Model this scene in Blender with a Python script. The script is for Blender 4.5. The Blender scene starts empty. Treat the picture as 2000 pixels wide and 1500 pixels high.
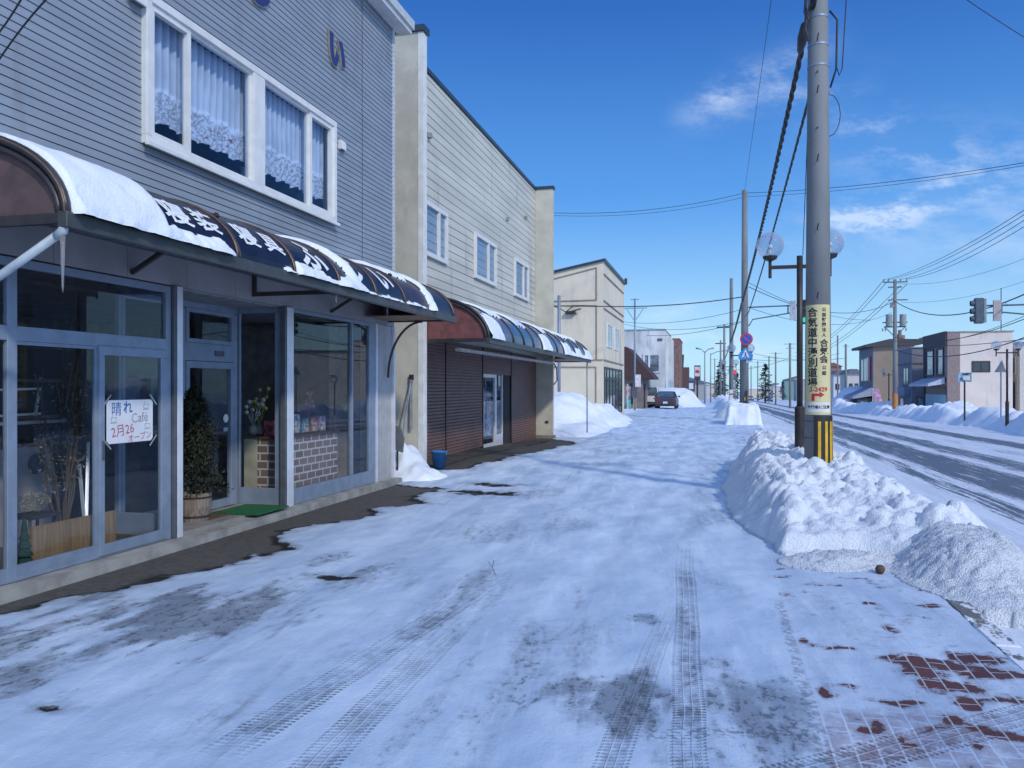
import bpy, math, random
import numpy as np
from mathutils import Vector
random.seed(7)
R = math.radians
scene = bpy.context.scene

# ------------------------------------------------------------------ camera, sky, sun
YAW = math.atan(0.25); CA, SA = math.cos(YAW), math.sin(YAW)
EYE = 1.65
cam_d = bpy.data.cameras.new("camera"); cam = bpy.data.objects.new("camera", cam_d)
scene.collection.objects.link(cam); scene.camera = cam
cam.location = (0, 0, EYE); cam.rotation_euler = (R(90), 0, YAW)
cam_d.sensor_width = 36; cam_d.lens = 28.8; cam_d.shift_y = 0.0035
cam_d.clip_start = 0.05; cam_d.clip_end = 8000

SUN_EL, SUN_AZ = R(35), R(136)          # azimuth clockwise from +Y
SUN_STR, SKY_STR, EXPO = 2.0, 0.13, 0.02
w = bpy.data.worlds.new("World"); scene.world = w; w.use_nodes = True

# ------------------------------------------------------------------ node expression helper
class E:
    def __init__(s, nt, sock): s.nt, s.s = nt, sock
    def _m(s, op, *a):
        n = s.nt.nodes.new('ShaderNodeMath'); n.operation = op
        for i, v in enumerate((s,) + a):
            if isinstance(v, E): s.nt.links.new(v.s, n.inputs[i])
            else: n.inputs[i].default_value = v
        return E(s.nt, n.outputs[0])
    def __add__(s, o): return s._m('ADD', o)
    def __radd__(s, o): return s._m('ADD', o)
    def __sub__(s, o): return s._m('SUBTRACT', o)
    def __rsub__(s, o): return (s * -1) + o
    def __mul__(s, o): return s._m('MULTIPLY', o)
    def __rmul__(s, o): return s._m('MULTIPLY', o)
    def __truediv__(s, o): return s._m('DIVIDE', o)
    def abs(s): return s._m('ABSOLUTE')
    def sin(s): return s._m('SINE')
    def exp(s): return s._m('EXPONENT')
    def mx(s, o): return s._m('MAXIMUM', o)
    def mn(s, o): return s._m('MINIMUM', o)
    def fract(s): return s._m('FRACT')
    def clamp(s): return s.mx(0.0).mn(1.0)
    def smooth(s, a, b):
        n = s.nt.nodes.new('ShaderNodeMapRange'); n.interpolation_type = 'SMOOTHSTEP'
        s.nt.links.new(s.s, n.inputs[0]); n.inputs[1].default_value = a; n.inputs[2].default_value = b
        return E(s.nt, n.outputs[0])
def xyz(nt, kind='Object'):
    t = nt.nodes.new('ShaderNodeTexCoord'); p = nt.nodes.new('ShaderNodeSeparateXYZ')
    nt.links.new(t.outputs[kind], p.inputs[0])
    return t.outputs[kind], E(nt, p.outputs[0]), E(nt, p.outputs[1]), E(nt, p.outputs[2])
def wxyz(nt):
    t = nt.nodes.new('ShaderNodeNewGeometry'); p = nt.nodes.new('ShaderNodeSeparateXYZ')
    nt.links.new(t.outputs['Position'], p.inputs[0])
    return t.outputs['Position'], E(nt, p.outputs[0]), E(nt, p.outputs[1]), E(nt, p.outputs[2])
def vec(nt, x, y, z):
    n = nt.nodes.new('ShaderNodeCombineXYZ')
    for i, v in enumerate((x, y, z)):
        if isinstance(v, E): nt.links.new(v.s, n.inputs[i])
        else: n.inputs[i].default_value = v
    return n.outputs[0]
def noise(nt, v, scale, detail=4, rough=.55):
    n = nt.nodes.new('ShaderNodeTexNoise'); nt.links.new(v, n.inputs['Vector'])
    n.inputs['Scale'].default_value = scale; n.inputs['Detail'].default_value = detail
    n.inputs['Roughness'].default_value = rough
    return E(nt, n.outputs[0])
def mixc(nt, f, a, b):
    n = nt.nodes.new('ShaderNodeMix'); n.data_type = 'RGBA'
    if isinstance(f, E): nt.links.new(f.s, n.inputs[0])
    else: n.inputs[0].default_value = f
    for i, v in ((6, a), (7, b)):
        if isinstance(v, (tuple, list)): n.inputs[i].default_value = (*v[:3], 1)
        else: nt.links.new(v, n.inputs[i])
    return n.outputs[2]

# sky: Nishita + thin clouds placed by azimuth and elevation
nt = w.node_tree; nt.nodes.clear()
out = nt.nodes.new('ShaderNodeOutputWorld'); bg = nt.nodes.new('ShaderNodeBackground')
sky = nt.nodes.new('ShaderNodeTexSky'); sky.sky_type = 'NISHITA'; sky.sun_disc = False
sky.sun_elevation = SUN_EL; sky.sun_rotation = SUN_AZ; sky.altitude = 0
sky.air_density = 1.0; sky.dust_density = 0.35; sky.ozone_density = 3.0
g, dx_, dy_, dz_ = xyz(nt, 'Generated')
az = dx_._m('ARCTAN2', dy_); el = dz_._m('ARCSINE')
def azel(u, v):
    a = math.atan((u - 1000) / 1600) - YAW
    e = math.atan((757 - v) / 1600 * math.cos(math.atan((u - 1000) / 1600)))
    return a, e
blobs = [(1765, 405, 125, 24, -.22, 1.5), (1690, 425, 60, 26, .2, 1.2), (1700, 245, 130, 34, .5, .75), (1415, 180, 60, 24, -.4, .75),
         (1540, 130, 70, 30, -.5, .45), (1860, 300, 190, 50, .15, .28), (1490, 200, 120, 26, -.2, .25),
         (1310, 604, 70, 14, -.1, .6), (1400, 655, 90, 24, -.2, .6), (1560, 690, 260, 24, 0, .5),
         (1250, 640, 200, 20, 0, .3), (1680, 640, 120, 12, 0, .35), (1950, 330, 140, 40, .1, .15), (2350, 480, 200, 50, .1, .6),
         (-500, 350, 400, 60, .1, .7), (3200, 420, 600, 90, .1, .8)]
nz = noise(nt, vec(nt, az * 2.6 + el * 1.4, el * 5.5, 0.3), 4.6, 8, .66)
nz2 = noise(nt, vec(nt, az * 1.5, el * 3.0, 4.3), 9.0, 5, .6)
acc = None
for (u, v, su, sv, rot, amp) in blobs:
    a0, e0 = azel(u, v); c, s = math.cos(rot), math.sin(rot)
    p = ((az - a0) * c - (el - e0) * s) / (su / 1600); q = ((az - a0) * s + (el - e0) * c) / (sv / 1600)
    b = ((p * p + q * q) * -0.9).exp() * amp
    acc = b if acc is None else acc + b
cl = (acc * (nz.smooth(.40, .72) * 1.25 + .05) * (nz2 * .8 + .55)).clamp()
sky_c = mixc(nt, el.smooth(.62, -.05) * 1.0, (.34, .80, 1.15), (.76, 1.06, 1.25))
deep = mixc(nt, el.smooth(.50, .14), (.16, .92, 3.9), (.80, 2.75, 6.7))
deep = mixc(nt, el.smooth(.24, -.01), deep, (3.7, 6.0, 7.7))
# the hemisphere round the sun (behind the camera) gets an added whitish glow to brighten the scene
sd_ = dx_ * (math.sin(SUN_AZ) * math.cos(SUN_EL)) + dy_ * (math.cos(SUN_AZ) * math.cos(SUN_EL)) + dz_ * math.sin(SUN_EL)
fill_glow = sd_.smooth(.05, .95) * .62
mul = nt.nodes.new('ShaderNodeMix'); mul.data_type = 'RGBA'; mul.blend_type = 'MULTIPLY'; mul.inputs[0].default_value = 1
nt.links.new(sky.outputs[0], mul.inputs[6]); nt.links.new(sky_c, mul.inputs[7])
col = mixc(nt, cl * .62, mixc(nt, fill_glow, mixc(nt, .82, mul.outputs[2], deep), (5.6, 8.0, 12.2)), (6.0, 6.9, 8.4))
nt.links.new(col, bg.inputs[0]); bg.inputs[1].default_value = SKY_STR
nt.links.new(bg.outputs[0], out.inputs[0])

sd = bpy.data.lights.new("sun", 'SUN'); sd.energy = SUN_STR; sd.angle = R(3.5); sd.color = (1, .93, .82)
so = bpy.data.objects.new("sun", sd); scene.collection.objects.link(so)
S = Vector((math.sin(SUN_AZ) * math.cos(SUN_EL), math.cos(SUN_AZ) * math.cos(SUN_EL), math.sin(SUN_EL)))
so.rotation_euler = (-S).to_track_quat('-Z', 'Y').to_euler(); so.location = (20, -20, 30)
vs = scene.view_settings
vs.view_transform = 'Standard'; vs.look = 'None'; vs.exposure = EXPO; vs.gamma = 1
scene.cycles.max_bounces = 8; scene.cycles.transparent_max_bounces = 12

# ------------------------------------------------------------------ layout helpers (surveyed from the photo)
def dX(u, X): return 1649.24 * X / (u - 1400)
def fy(u, X): return (dX(u, X) + X * SA) / CA
def fz(u, v, X): return EYE + (757 - v) * dX(u, X) / 1600
def at(u, v, d):
    X = (u - 1400) * d / 1649.24
    return Vector((X, (d + X * SA) / CA, EYE + (757 - v) * d / 1600))
def sst(t): t = np.clip(t, 0, 1); return t * t * (3 - 2 * t)
def gz(x, y):
    x = np.asarray(x, float); y = np.asarray(y, float)
    s = sst((x - 2) / 3)
    return -.0085 * np.maximum(0, y - 12) * s - .0085 * np.maximum(0, y - 60) * (1 - s)
def G(x, y): return float(gz(x, y))

# numpy noise
def _h(ix, iy, seed):
    n = (ix.astype(np.int64) * 374761393 + iy.astype(np.int64) * 668265263 + seed * 1442695041) & 0x7fffffff
    n = ((n ^ (n >> 13)) * 1274126177) & 0x7fffffff
    n = n ^ (n >> 16)
    return (n & 0xffff) / 65535.0
def vn(x, y, seed=0):
    x = np.asarray(x, float); y = np.asarray(y, float)
    ix, iy = np.floor(x), np.floor(y); fx, fy_ = x - ix, y - iy
    fx = fx * fx * (3 - 2 * fx); fy_ = fy_ * fy_ * (3 - 2 * fy_)
    a = _h(ix, iy, seed); b = _h(ix + 1, iy, seed); c = _h(ix, iy + 1, seed); d = _h(ix + 1, iy + 1, seed)
    return (a * (1 - fx) + b * fx) * (1 - fy_) + (c * (1 - fx) + d * fx) * fy_
def fb(x, y, s=1.0, o=4, seed=0, g=.5):
    r = 0; a = 1; t = 0
    for i in range(o):
        r = r + a * vn(x * s + 17.3 * i, y * s - 9.1 * i, seed + i); t += a; a *= g; s *= 2.03
    return r / t

def worley(x, y, s=1.0, seed=0):
    x = np.asarray(x, float) * s; y = np.asarray(y, float) * s; ix, iy = np.floor(x), np.floor(y)
    f1 = np.full(x.shape, 9.0); f2 = np.full(x.shape, 9.0)
    for a in (-1, 0, 1):
        for b in (-1, 0, 1):
            cx, cy = ix + a, iy + b
            d = np.hypot(cx + _h(cx, cy, seed) - x, cy + _h(cx, cy, seed + 7) - y)
            f2 = np.where(d < f1, f1, np.minimum(f2, d)); f1 = np.minimum(f1, d)
    return f1, f2
# ------------------------------------------------------------------ mesh helpers
OFF = {}
col_ = scene.collection
def link(o): col_.objects.link(o); return o
class MB:
    def __init__(s): s.v = []; s.f = []; s.sm = False
    def poly(s, pts):
        i = len(s.v); s.v += [tuple(p) for p in pts]; s.f.append(tuple(range(i, i + len(pts)))); return s
    def box(s, x0, x1, y0, y1, z0, z1):
        if x1 < x0: x0, x1 = x1, x0
        if y1 < y0: y0, y1 = y1, y0
        if z1 < z0: z0, z1 = z1, z0
        i = len(s.v)
        s.v += [(x0, y0, z0), (x1, y0, z0), (x1, y1, z0), (x0, y1, z0), (x0, y0, z1), (x1, y0, z1), (x1, y1, z1), (x0, y1, z1)]
        s.f += [(i, i + 3, i + 2, i + 1), (i + 4, i + 5, i + 6, i + 7), (i, i + 1, i + 5, i + 4), (i + 1, i + 2, i + 6, i + 5), (i + 2, i + 3, i + 7, i + 6), (i + 3, i, i + 4, i + 7)]
        return s
    def tube(s, pts, r, n=8, cap=True, flat=None):
        pts = [Vector(p) for p in pts]
        rs = r if isinstance(r, (list, tuple)) else [r] * len(pts)
        up0 = None; rings = []
        for k, p in enumerate(pts):
            t = (pts[min(k + 1, len(pts) - 1)] - pts[max(k - 1, 0)]).normalized()
            ref = Vector((0, 0, 1)) if abs(t.z) < .95 else Vector((0, 1, 0))
            if up0 is None: a = t.cross(ref).normalized()
            else: a = (up0 - t * up0.dot(t)).normalized()
            up0 = a; b = t.cross(a)
            i = len(s.v); rings.append(i)
            for j in range(n):
                th = 2 * math.pi * (j + .5) / n
                s.v.append(tuple(p + (a * math.cos(th) + b * math.sin(th)) * rs[k]))
        for k in range(len(pts) - 1):
            for j in range(n):
                s.f.append((rings[k] + j, rings[k] + (j + 1) % n, rings[k + 1] + (j + 1) % n, rings[k + 1] + j))
        if cap:
            s.f.append(tuple(rings[0] + j for j in range(n))[::-1]); s.f.append(tuple(rings[-1] + j for j in range(n)))
        return s
    def bar(s, p0, p1, w, h=None):
        """rectangular bar between two points"""
        h = h or w; p0, p1 = Vector(p0), Vector(p1); t = (p1 - p0).normalized()
        ref = Vector((0, 0, 1)) if abs(t.z) < .95 else Vector((0, 1, 0))
        a = t.cross(ref).normalized() * w / 2; b = t.cross(a).normalized() * h / 2
        i = len(s.v)
        for p in (p0, p1):
            s.v += [tuple(p + a + b), tuple(p - a + b), tuple(p - a - b), tuple(p + a - b)]
        s.f += [(i, i + 1, i + 2, i + 3), (i + 7, i + 6, i + 5, i + 4)] + [(i + j, i + 4 + j, i + 4 + (j + 1) % 4, i + (j + 1) % 4) for j in range(4)]
        return s
    def lathe(s, c, prof, n=20):
        c = Vector(c); rings = []
        for (r, z) in prof:
            i = len(s.v); rings.append(i)
            for j in range(n):
                th = 2 * math.pi * j / n; s.v.append((c.x + r * math.cos(th), c.y + r * math.sin(th), c.z + z))
        for k in range(len(prof) - 1):
            for j in range(n): s.f.append((rings[k] + j, rings[k] + (j + 1) % n, rings[k + 1] + (j + 1) % n, rings[k + 1] + j))
        s.f.append(tuple(rings[0] + j for j in range(n))[::-1]); s.f.append(tuple(rings[-1] + j for j in range(n)))
        return s
    def sphere(s, c, r, n=20, m=12):
        return s.lathe(c, [(max(1e-3, math.sin(math.pi * k / m)) * r, -math.cos(math.pi * k / m) * r) for k in range(m + 1)], n)
    def prism(s, pts, off):
        """polygon extruded by vector off"""
        off = Vector(off); i = len(s.v); n = len(pts)
        s.v += [tuple(Vector(p)) for p in pts] + [tuple(Vector(p) + off) for p in pts]
        s.f += [tuple(range(i, i + n))[::-1], tuple(range(i + n, i + 2 * n))]
        s.f += [(i + j, i + (j + 1) % n, i + n + (j + 1) % n, i + n + j) for j in range(n)]
        return s
    def build(s, name, mat, parent=None, smooth=False, bevel=0):
        off = OFF.get(parent.name, Vector()) if parent else Vector()
        me = bpy.data.meshes.new(name)
        me.from_pydata([(x - off.x, y - off.y, z - off.z) for x, y, z in s.v], [], s.f)
        import bmesh
        bm = bmesh.new(); bm.from_mesh(me); bmesh.ops.recalc_face_normals(bm, faces=bm.faces)
        if bevel:
            bmesh.ops.bevel(bm, geom=[e for e in bm.edges if len(e.link_faces) == 2 and e.calc_face_angle(0) > .6], offset=bevel, segments=1, affect='EDGES')
        bm.to_mesh(me); bm.free()
        if smooth:
            me.polygons.foreach_set('use_smooth', [True] * len(me.polygons))
        me.materials.append(mat)
        o = link(bpy.data.objects.new(name, me))
        if parent: o.parent = parent; OFF[o.name] = off
        return o
def tag(o, label=None, cat=None, group=None, kind=None):
    if label: o['label'] = label
    if cat: o['category'] = cat
    if group: o['group'] = group
    if kind: o['kind'] = kind
    return o
def thing(name, label, cat, loc=(0, 0, 0), group=None):
    o = link(bpy.data.objects.new(name, None)); o.location = loc; o.empty_display_size = .2
    OFF[o.name] = Vector(loc)
    return tag(o, label, cat, group)
def copy_tree(o, parent=None):
    c = o.copy(); link(c)
    if parent: c.parent = parent
    for ch in [x for x in scene.objects if x.parent == o]: copy_tree(ch, c)
    return c
def structure(o): o['kind'] = 'structure'; return o
def grid_obj(name, xs, ys, zf, mat, attrs=None, mask=None, smooth=True):
    X, Y = np.meshgrid(xs, ys); Z = zf(X, Y)
    nx, ny = len(xs), len(ys)
    V = np.stack([X.ravel(), Y.ravel(), Z.ravel()], 1)
    idx = np.arange(nx * ny).reshape(ny, nx)
    F = np.stack([idx[:-1, :-1].ravel(), idx[:-1, 1:].ravel(), idx[1:, 1:].ravel(), idx[1:, :-1].ravel()], 1)
    if mask is not None:
        M = mask(X, Y).ravel(); F = F[M[F].any(1)]
        used = np.unique(F); rm = -np.ones(len(V), int); rm[used] = np.arange(len(used)); V = V[used]; F = rm[F]
    else: used = None
    me = bpy.data.meshes.new(name); me.from_pydata(V.tolist(), [], F.tolist())
    if smooth: me.polygons.foreach_set('use_smooth', [True] * len(me.polygons))
    for k, fn in (attrs or {}).items():
        val = fn(X, Y).ravel()
        if used is not None: val = val[used]
        a = me.attributes.new(k, 'FLOAT', 'POINT'); a.data.foreach_set('value', val.astype(np.float32))
    me.materials.append(mat)
    return link(bpy.data.objects.new(name, me))
def axis(*segs):
    """segs: (start, stop, step) joined"""
    o = []
    for a, b, st in segs: o += list(np.arange(a, b - 1e-6, st))
    o.append(segs[-1][1]); return np.array(o)
def text_verts(txt, size=1.0, bold=0.0, cut=None):
    c = bpy.data.curves.new('t', 'FONT'); c.body = txt; c.size = size; c.align_x = 'CENTER'; c.align_y = 'CENTER'
    c.offset = bold; c.resolution_u = 3
    o = bpy.data.objects.new('t', c); col_.objects.link(o)
    me = bpy.data.meshes.new_from_object(o)
    if cut:
        import bmesh
        bm = bmesh.new(); bm.from_mesh(me); ax, step = cut
        if bm.verts:
            lo = min(q.co[ax] for q in bm.verts); hi = max(q.co[ax] for q in bm.verts); k = lo + step
            no = (1, 0, 0) if ax == 0 else (0, 1, 0)
            while k < hi:
                bmesh.ops.bisect_plane(bm, geom=bm.verts[:] + bm.edges[:] + bm.faces[:], plane_co=tuple(k * c for c in no), plane_no=no); k += step
        bm.to_mesh(me); bm.free()
    v = [tuple(p.co) for p in me.vertices]; f = [tuple(p.vertices) for p in me.polygons]
    bpy.data.objects.remove(o); bpy.data.curves.remove(c); bpy.data.meshes.remove(me)
    if v:
        xs = [p[0] for p in v]; ys = [p[1] for p in v]; cx, cy = (min(xs) + max(xs)) / 2, (min(ys) + max(ys)) / 2
        v = [(p[0] - cx, p[1] - cy, 0) for p in v]
    return v, f
def add_text(mb, txt, size, fn, bold=0.0, cut=None):
    v, f = text_verts(txt, size, bold, cut); i = len(mb.v)
    mb.v += [tuple(fn(p[0], p[1])) for p in v]; mb.f += [tuple(i + k for k in q) for q in f]
    return mb

# ------------------------------------------------------------------ materials
MATS = {}
def mat(name, c, rough=.6, var=.15, scale=6, bump=.0, bscale=40, metal=0, spec=.5, stretch=(1, 1, 1), c2=None):
    if name in MATS: return MATS[name]
    m = bpy.data.materials.new(name); m.use_nodes = True; nt = m.node_tree; b = nt.nodes['Principled BSDF']
    p, x, y, z = wxyz(nt); v = vec(nt, x * stretch[0], y * stretch[1], z * stretch[2])
    n = noise(nt, v, scale, 5)
    c2 = c2 or tuple(k * (1 - var * 1.6) for k in c); c1 = tuple(min(1, k * (1 + var * .6)) for k in c)
    nt.links.new(mixc(nt, n.smooth(.3, .7), c2, c1), b.inputs['Base Color'])
    b.inputs['Roughness'].default_value = rough; b.inputs['Metallic'].default_value = metal
    b.inputs['Specular IOR Level'].default_value = spec
    if bump:
        nb = noise(nt, v, bscale, 3); bn = nt.nodes.new('ShaderNodeBump'); bn.inputs['Strength'].default_value = bump
        bn.inputs['Distance'].default_value = .01
        nt.links.new(nb.s, bn.inputs['Height']); nt.links.new(bn.outputs[0], b.inputs['Normal'])
    MATS[name] = m; return m
def stain(m, c, amt=.5, thr=.6, scale=1.5, stretch=(1, 1, .25), seed=0):
    nt = m.node_tree; b = nt.nodes['Principled BSDF']; old = b.inputs['Base Color'].links[0].from_socket
    p, x, y, z = wxyz(nt); n = noise(nt, vec(nt, x * stretch[0] + seed, y * stretch[1], z * stretch[2]), scale, 7, .65); n2 = noise(nt, p, scale * .5, 3)
    nt.links.new(mixc(nt, (n + (n2 - .5) * .5).smooth(thr, thr + .18) * amt, old, c), b.inputs['Base Color'])
def snow_mat(name, dirt=0.0, gran=0.0, bump=.6):
    m = bpy.data.materials.new(name); m.use_nodes = True; nt = m.node_tree; b = nt.nodes['Principled BSDF']
    p, x, y, z = wxyz(nt)
    n1 = noise(nt, p, 3.5, 6, .6); n2 = noise(nt, p, 38, 4, .65); n3 = noise(nt, p, 75, 3)
    c = mixc(nt, n1.smooth(.3, .7), (.76, .82, .90), (.86, .90, .95))
    if dirt: c = mixc(nt, n2.smooth(.56, .72) * dirt, c, (.42, .40, .38))
    if gran: c = mixc(nt, n3.smooth(.52, .68) * gran, c, (.55, .60, .70))
    nt.links.new(c, b.inputs['Base Color']); b.inputs['Roughness'].default_value = .62
    b.inputs['Specular IOR Level'].default_value = .35
    bn = nt.nodes.new('ShaderNodeBump'); bn.inputs['Strength'].default_value = bump; bn.inputs['Distance'].default_value = .03
    nt.links.new((n2 * .7 + n3 * (.25 + gran) + n1 * .6).s, bn.inputs['Height']); nt.links.new(bn.outputs[0], b.inputs['Normal'])
    MATS[name] = m; return m
def glass_mat(name, tint=(.8, .86, .9), refl=.2, rough=.0, dens=0.0):
    """thin window pane: see-through plus a mirror layer that strengthens at grazing angles"""
    m = bpy.data.materials.new(name); m.use_nodes = True; nt = m.node_tree; nt.nodes.clear()
    o = nt.nodes.new('ShaderNodeOutputMaterial'); tr = nt.nodes.new('ShaderNodeBsdfTransparent'); gl = nt.nodes.new('ShaderNodeBsdfGlossy')
    tr.inputs[0].default_value = (*tint, 1); gl.inputs['Roughness'].default_value = rough; gl.inputs[0].default_value = (.60, .63, .66, 1)
    fr = nt.nodes.new('ShaderNodeLayerWeight'); fr.inputs[0].default_value = .5
    f = (E(nt, fr.outputs['Facing'])._m('POWER', 5.0) * .85 + .035 + refl * .1).clamp()
    mx = nt.nodes.new('ShaderNodeMixShader'); nt.links.new(f.s, mx.inputs[0]); nt.links.new(tr.outputs[0], mx.inputs[1]); nt.links.new(gl.outputs[0], mx.inputs[2])
    nt.links.new(mx.outputs[0], o.inputs[0]); MATS[name] = m; return m
snow = snow_mat('snow'); snow_dirty = snow_mat('snow_dirty', dirt=.55); snow_gran = snow_mat('snow_granular', gran=.8, dirt=.12, bump=1.0)
alu = mat('aluminium', (.26, .32, .41), .45, .08, metal=.25)
alu_bright = mat('aluminium_bright', (.74, .76, .80), .35, .05, metal=.3)
alu_dark = mat('aluminium_dark', (.10, .11, .13), .5)  # plain dark metal for guides, grilles, joints and small fittings
white_f = mat('white_frame', (.72, .72, .70), .45, .06)
brown_m = mat('brown_steel', (.05, .038, .035), .45, .2)
post_m = mat('brown_post', (.035, .027, .026), .45, .2)
copper_m = mat('copper_rib', (.22, .13, .085), .4, .2, metal=.3)
glass_m = glass_mat('shop_glass', (.93, .95, .97), refl=.1); glass_b = glass_mat('blue_glass', (.84, .90, .98), .04)
dark_m = mat('dark_interior', (.035, .035, .04), .8)
concrete_m = mat('concrete', (.42, .40, .37), .85, .2, 3, .3)
pole_m = mat('pole_concrete', (.21, .225, .235), .8, .12, 2.5, .25, 60, stretch=(1, 1, .3))
stain(pole_m, (.14, .14, .14), .5, .52, 1.6, (1, 1, .16)); wire_m = mat('wire_black', (.02, .02, .024), .6)
asph_m = mat('asphalt_bare', (.085, .078, .07), .85, .3, 4, .4, 120)

# ------------------------------------------------------------------ ground, pavement, road
base_m = mat('ground_snow_far', (.76, .80, .87), .7, .08, .05)
structure(grid_obj('ground', axis((-1500, -60, 120), (-60, -8, 4), (-8, 40, 2), (40, 100, 10), (100, 1500, 140)),
                   axis((-200, -20, 30), (-20, 120, 2), (120, 400, 20), (400, 4000, 300)), lambda x, y: gz(x, y) - .16, base_m))

def asph_edge(x, y):
    yy = np.array([-8, 2.5, 4.4, 5.0, 5.75, 6.6, 7.5, 8.1, 8.7, 9.6, 10.4, 11.0, 11.8, 12.7, 13.3, 13.8, 14.6, 15.0, 17.3, 20.2, 23.7, 25.5, 28.0, 40])
    ee = np.array([-6, -6., -5.5, -5.0, -4.73, -4.53, -4.2, -4.6, -4.9, -4.42, -4.5, -4.0, -4.5, -4.3, -5.6, -6.2, -5.9, -4.85, -4.5, -4.35, -4.0, -4.3, -5.9, -6.5])
    e = np.interp(y, yy, ee)
    return e - x + (fb(x, y, 2.2, 5, 3) - .5) * .55 + (fb(x, y, 9, 4, 8) - .5) * .22
def blob(x, y, cx, cy, rx, ry, rot=0.0):
    c, s = math.cos(rot), math.sin(rot); p = ((x - cx) * c + (y - cy) * s) / rx; q = (-(x - cx) * s + (y - cy) * c) / ry
    return 1 - np.sqrt(p * p + q * q)
def bare_f(x, y):
    e = asph_edge(x, y)
    nn = (fb(x, y, 7, 4, 21) - .5)
    for (u, v, ru, rv) in [(930, 962, .42, .2), (968, 946, .3, .14), (660, 1125, .14, .09), (105, 1383, .07, .05)]:
        p = at(u, v, 1600 * 1.65 / (v - 757)); e = np.maximum(e, blob(x, y, p.x, p.y, ru * 1.2, rv * 1.2) * .10 - .015 + nn * .34)
    return e
def ice_f(x, y):
    """0..1: how thin the packed snow is (asphalt showing through)"""
    n = fb(x * .7, y * .35, 1.6, 5, 31)
    f = .32 * sst((n - .44) / .3)
    for (cx, cy, rx, ry, a) in [(-3.9, 5.2, 1.1, 1.1, 1.0), (-4.3, 4.2, 1.0, 1.0, .8), (-3.4, 6.6, .8, 1.2, .5), (-2.0, 6.2, .5, 2.2, .35), (-1.1, 4.8, .25, 2.6, .42),
                            (-.45, 4.4, .55, .7, 1.05), (-.55, 5.9, .28, .22, .6), (.15, 4.3, .5, .9, .75), (.9, 4.8, 1.2, .7, .3), (1.1, 6.2, .8, 1.0, .3), (-1.45, 5.0, .12, 3, .35)]:
        f = np.maximum(f, a * sst((blob(x, y, cx, cy, rx, ry) + (fb(x * 3.2, y * .9, 1.5, 5, 40, .62) - .5) * 2.6) * 1.0))
    return f
def brick_f(x, y):
    nn = (fb(x, y, 7, 5, 55, .65) - .5) * 1.5
    e = -1 + 0 * x
    L = [(1850, 1305, .30, .12), (1920, 1290, .14, .08), (1780, 1295, .06, .08), (1830, 1335, .16, .05), (1905, 1345, .10, .10), (1950, 1365, .1, .07), (1885, 1372, .07, .08), (1745, 1375, .11, .04), (1795, 1372, .08, .03),
         (1700, 1430, .07, .035), (1718, 1418, .04, .05), (1860, 1402, .05, .06), (1915, 1425, .06, .04), (1610, 1355, .03, .08), (1630, 1107, .16, .03), (1715, 1190, .04, .03),
         (1808, 1183, .12, .04), (1570, 1247, .04, .04), (1930, 1318, .2, .06), (1975, 1440, .18, .05)]
    for (u, v, rx, ry) in L:
        p = at(u, v, 1600 * 1.65 / (v - 757)); e = np.maximum(e, blob(x, y, p.x, p.y, rx * 1.2, ry * 1.7) * .34 - .065 + nn * .6)
    e = np.maximum(e, -.16 + (nn - .12) * 1.0 + .12 * sst((4.7 - y) / .7))
    return e
def thin_brick(x, y):
    return np.maximum(sst(blob(x, y, 1.0, 4.0, .8, .75) * 2.2 + (fb(x, y, 3, 4, 61) - .5)), .25 * fb(x, y, 2, 3, 64))
def walk_z(x, y):
    z = (fb(x, y * .35, 1.3, 3, 5) - .5) * .022 + (fb(x * 2.2, y * .3, 1.6, 4, 12) - .5) * .022 + (fb(x, y * .8, 7, 4, 9) - .5) * .016
    e = np.clip(bare_f(x, y) / .06, 0, 1); z = z * (1 - e) + (-.022) * e
    far = sst((y - 14) / 10); z = z + far * ((fb(x, y, .9, 4, 6) - .5) * .09)
    z = z - .02 * np.exp(-((x + 1.1) / .18) ** 2) - .015 * np.exp(-((x + 2.9 + .05 * y) / .2) ** 2)
    # wall side: bare apron in front of the second shop rises then falls with the slope of the street
    s = sst((-3.2 - x) / 1.6); z = z + s * np.interp(y, [13, 15.5, 17, 28, 36], [0, .08, .12, -.10, .05])
    return z + gz(x, y)

m = bpy.data.materials.new('trodden_snow_pavement'); m.use_nodes = True; nt = m.node_tree; bs = nt.nodes['Principled BSDF']
p, x, y, z = wxyz(nt)
def attr(nt, n):
    a = nt.nodes.new('ShaderNodeAttribute'); a.attribute_name = n; return E(nt, a.outputs['Fac'])
bare, ice, brk, thb = attr(nt, 'bare'), attr(nt, 'ice'), attr(nt, 'brick'), attr(nt, 'thinbrick')
nf = noise(nt, p, 60, 4, .65); nm = noise(nt, p, 14, 5, .62); nl = noise(nt, vec(nt, x * 1.0, y * .33, z), 2.4, 6, .6); nsp = noise(nt, vec(nt, x * 1.0, y * .38, z), 17, 7, .72)
strk = noise(nt, vec(nt, x * 4.2 + y * .5, y * .38, z), 1.7, 7, .66)
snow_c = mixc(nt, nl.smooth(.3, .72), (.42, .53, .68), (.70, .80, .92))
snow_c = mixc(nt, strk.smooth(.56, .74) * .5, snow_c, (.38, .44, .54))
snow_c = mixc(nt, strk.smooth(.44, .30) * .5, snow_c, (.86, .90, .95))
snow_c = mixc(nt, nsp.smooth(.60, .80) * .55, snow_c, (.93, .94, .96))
asph_c = mixc(nt, nm.smooth(.3, .7), (.070, .064, .060), (.105, .096, .088))
asph_c = mixc(nt, (bare + (nm - .5) * .12).smooth(.20, .05), asph_c, (.014, .013, .014))     # wet rim
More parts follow.
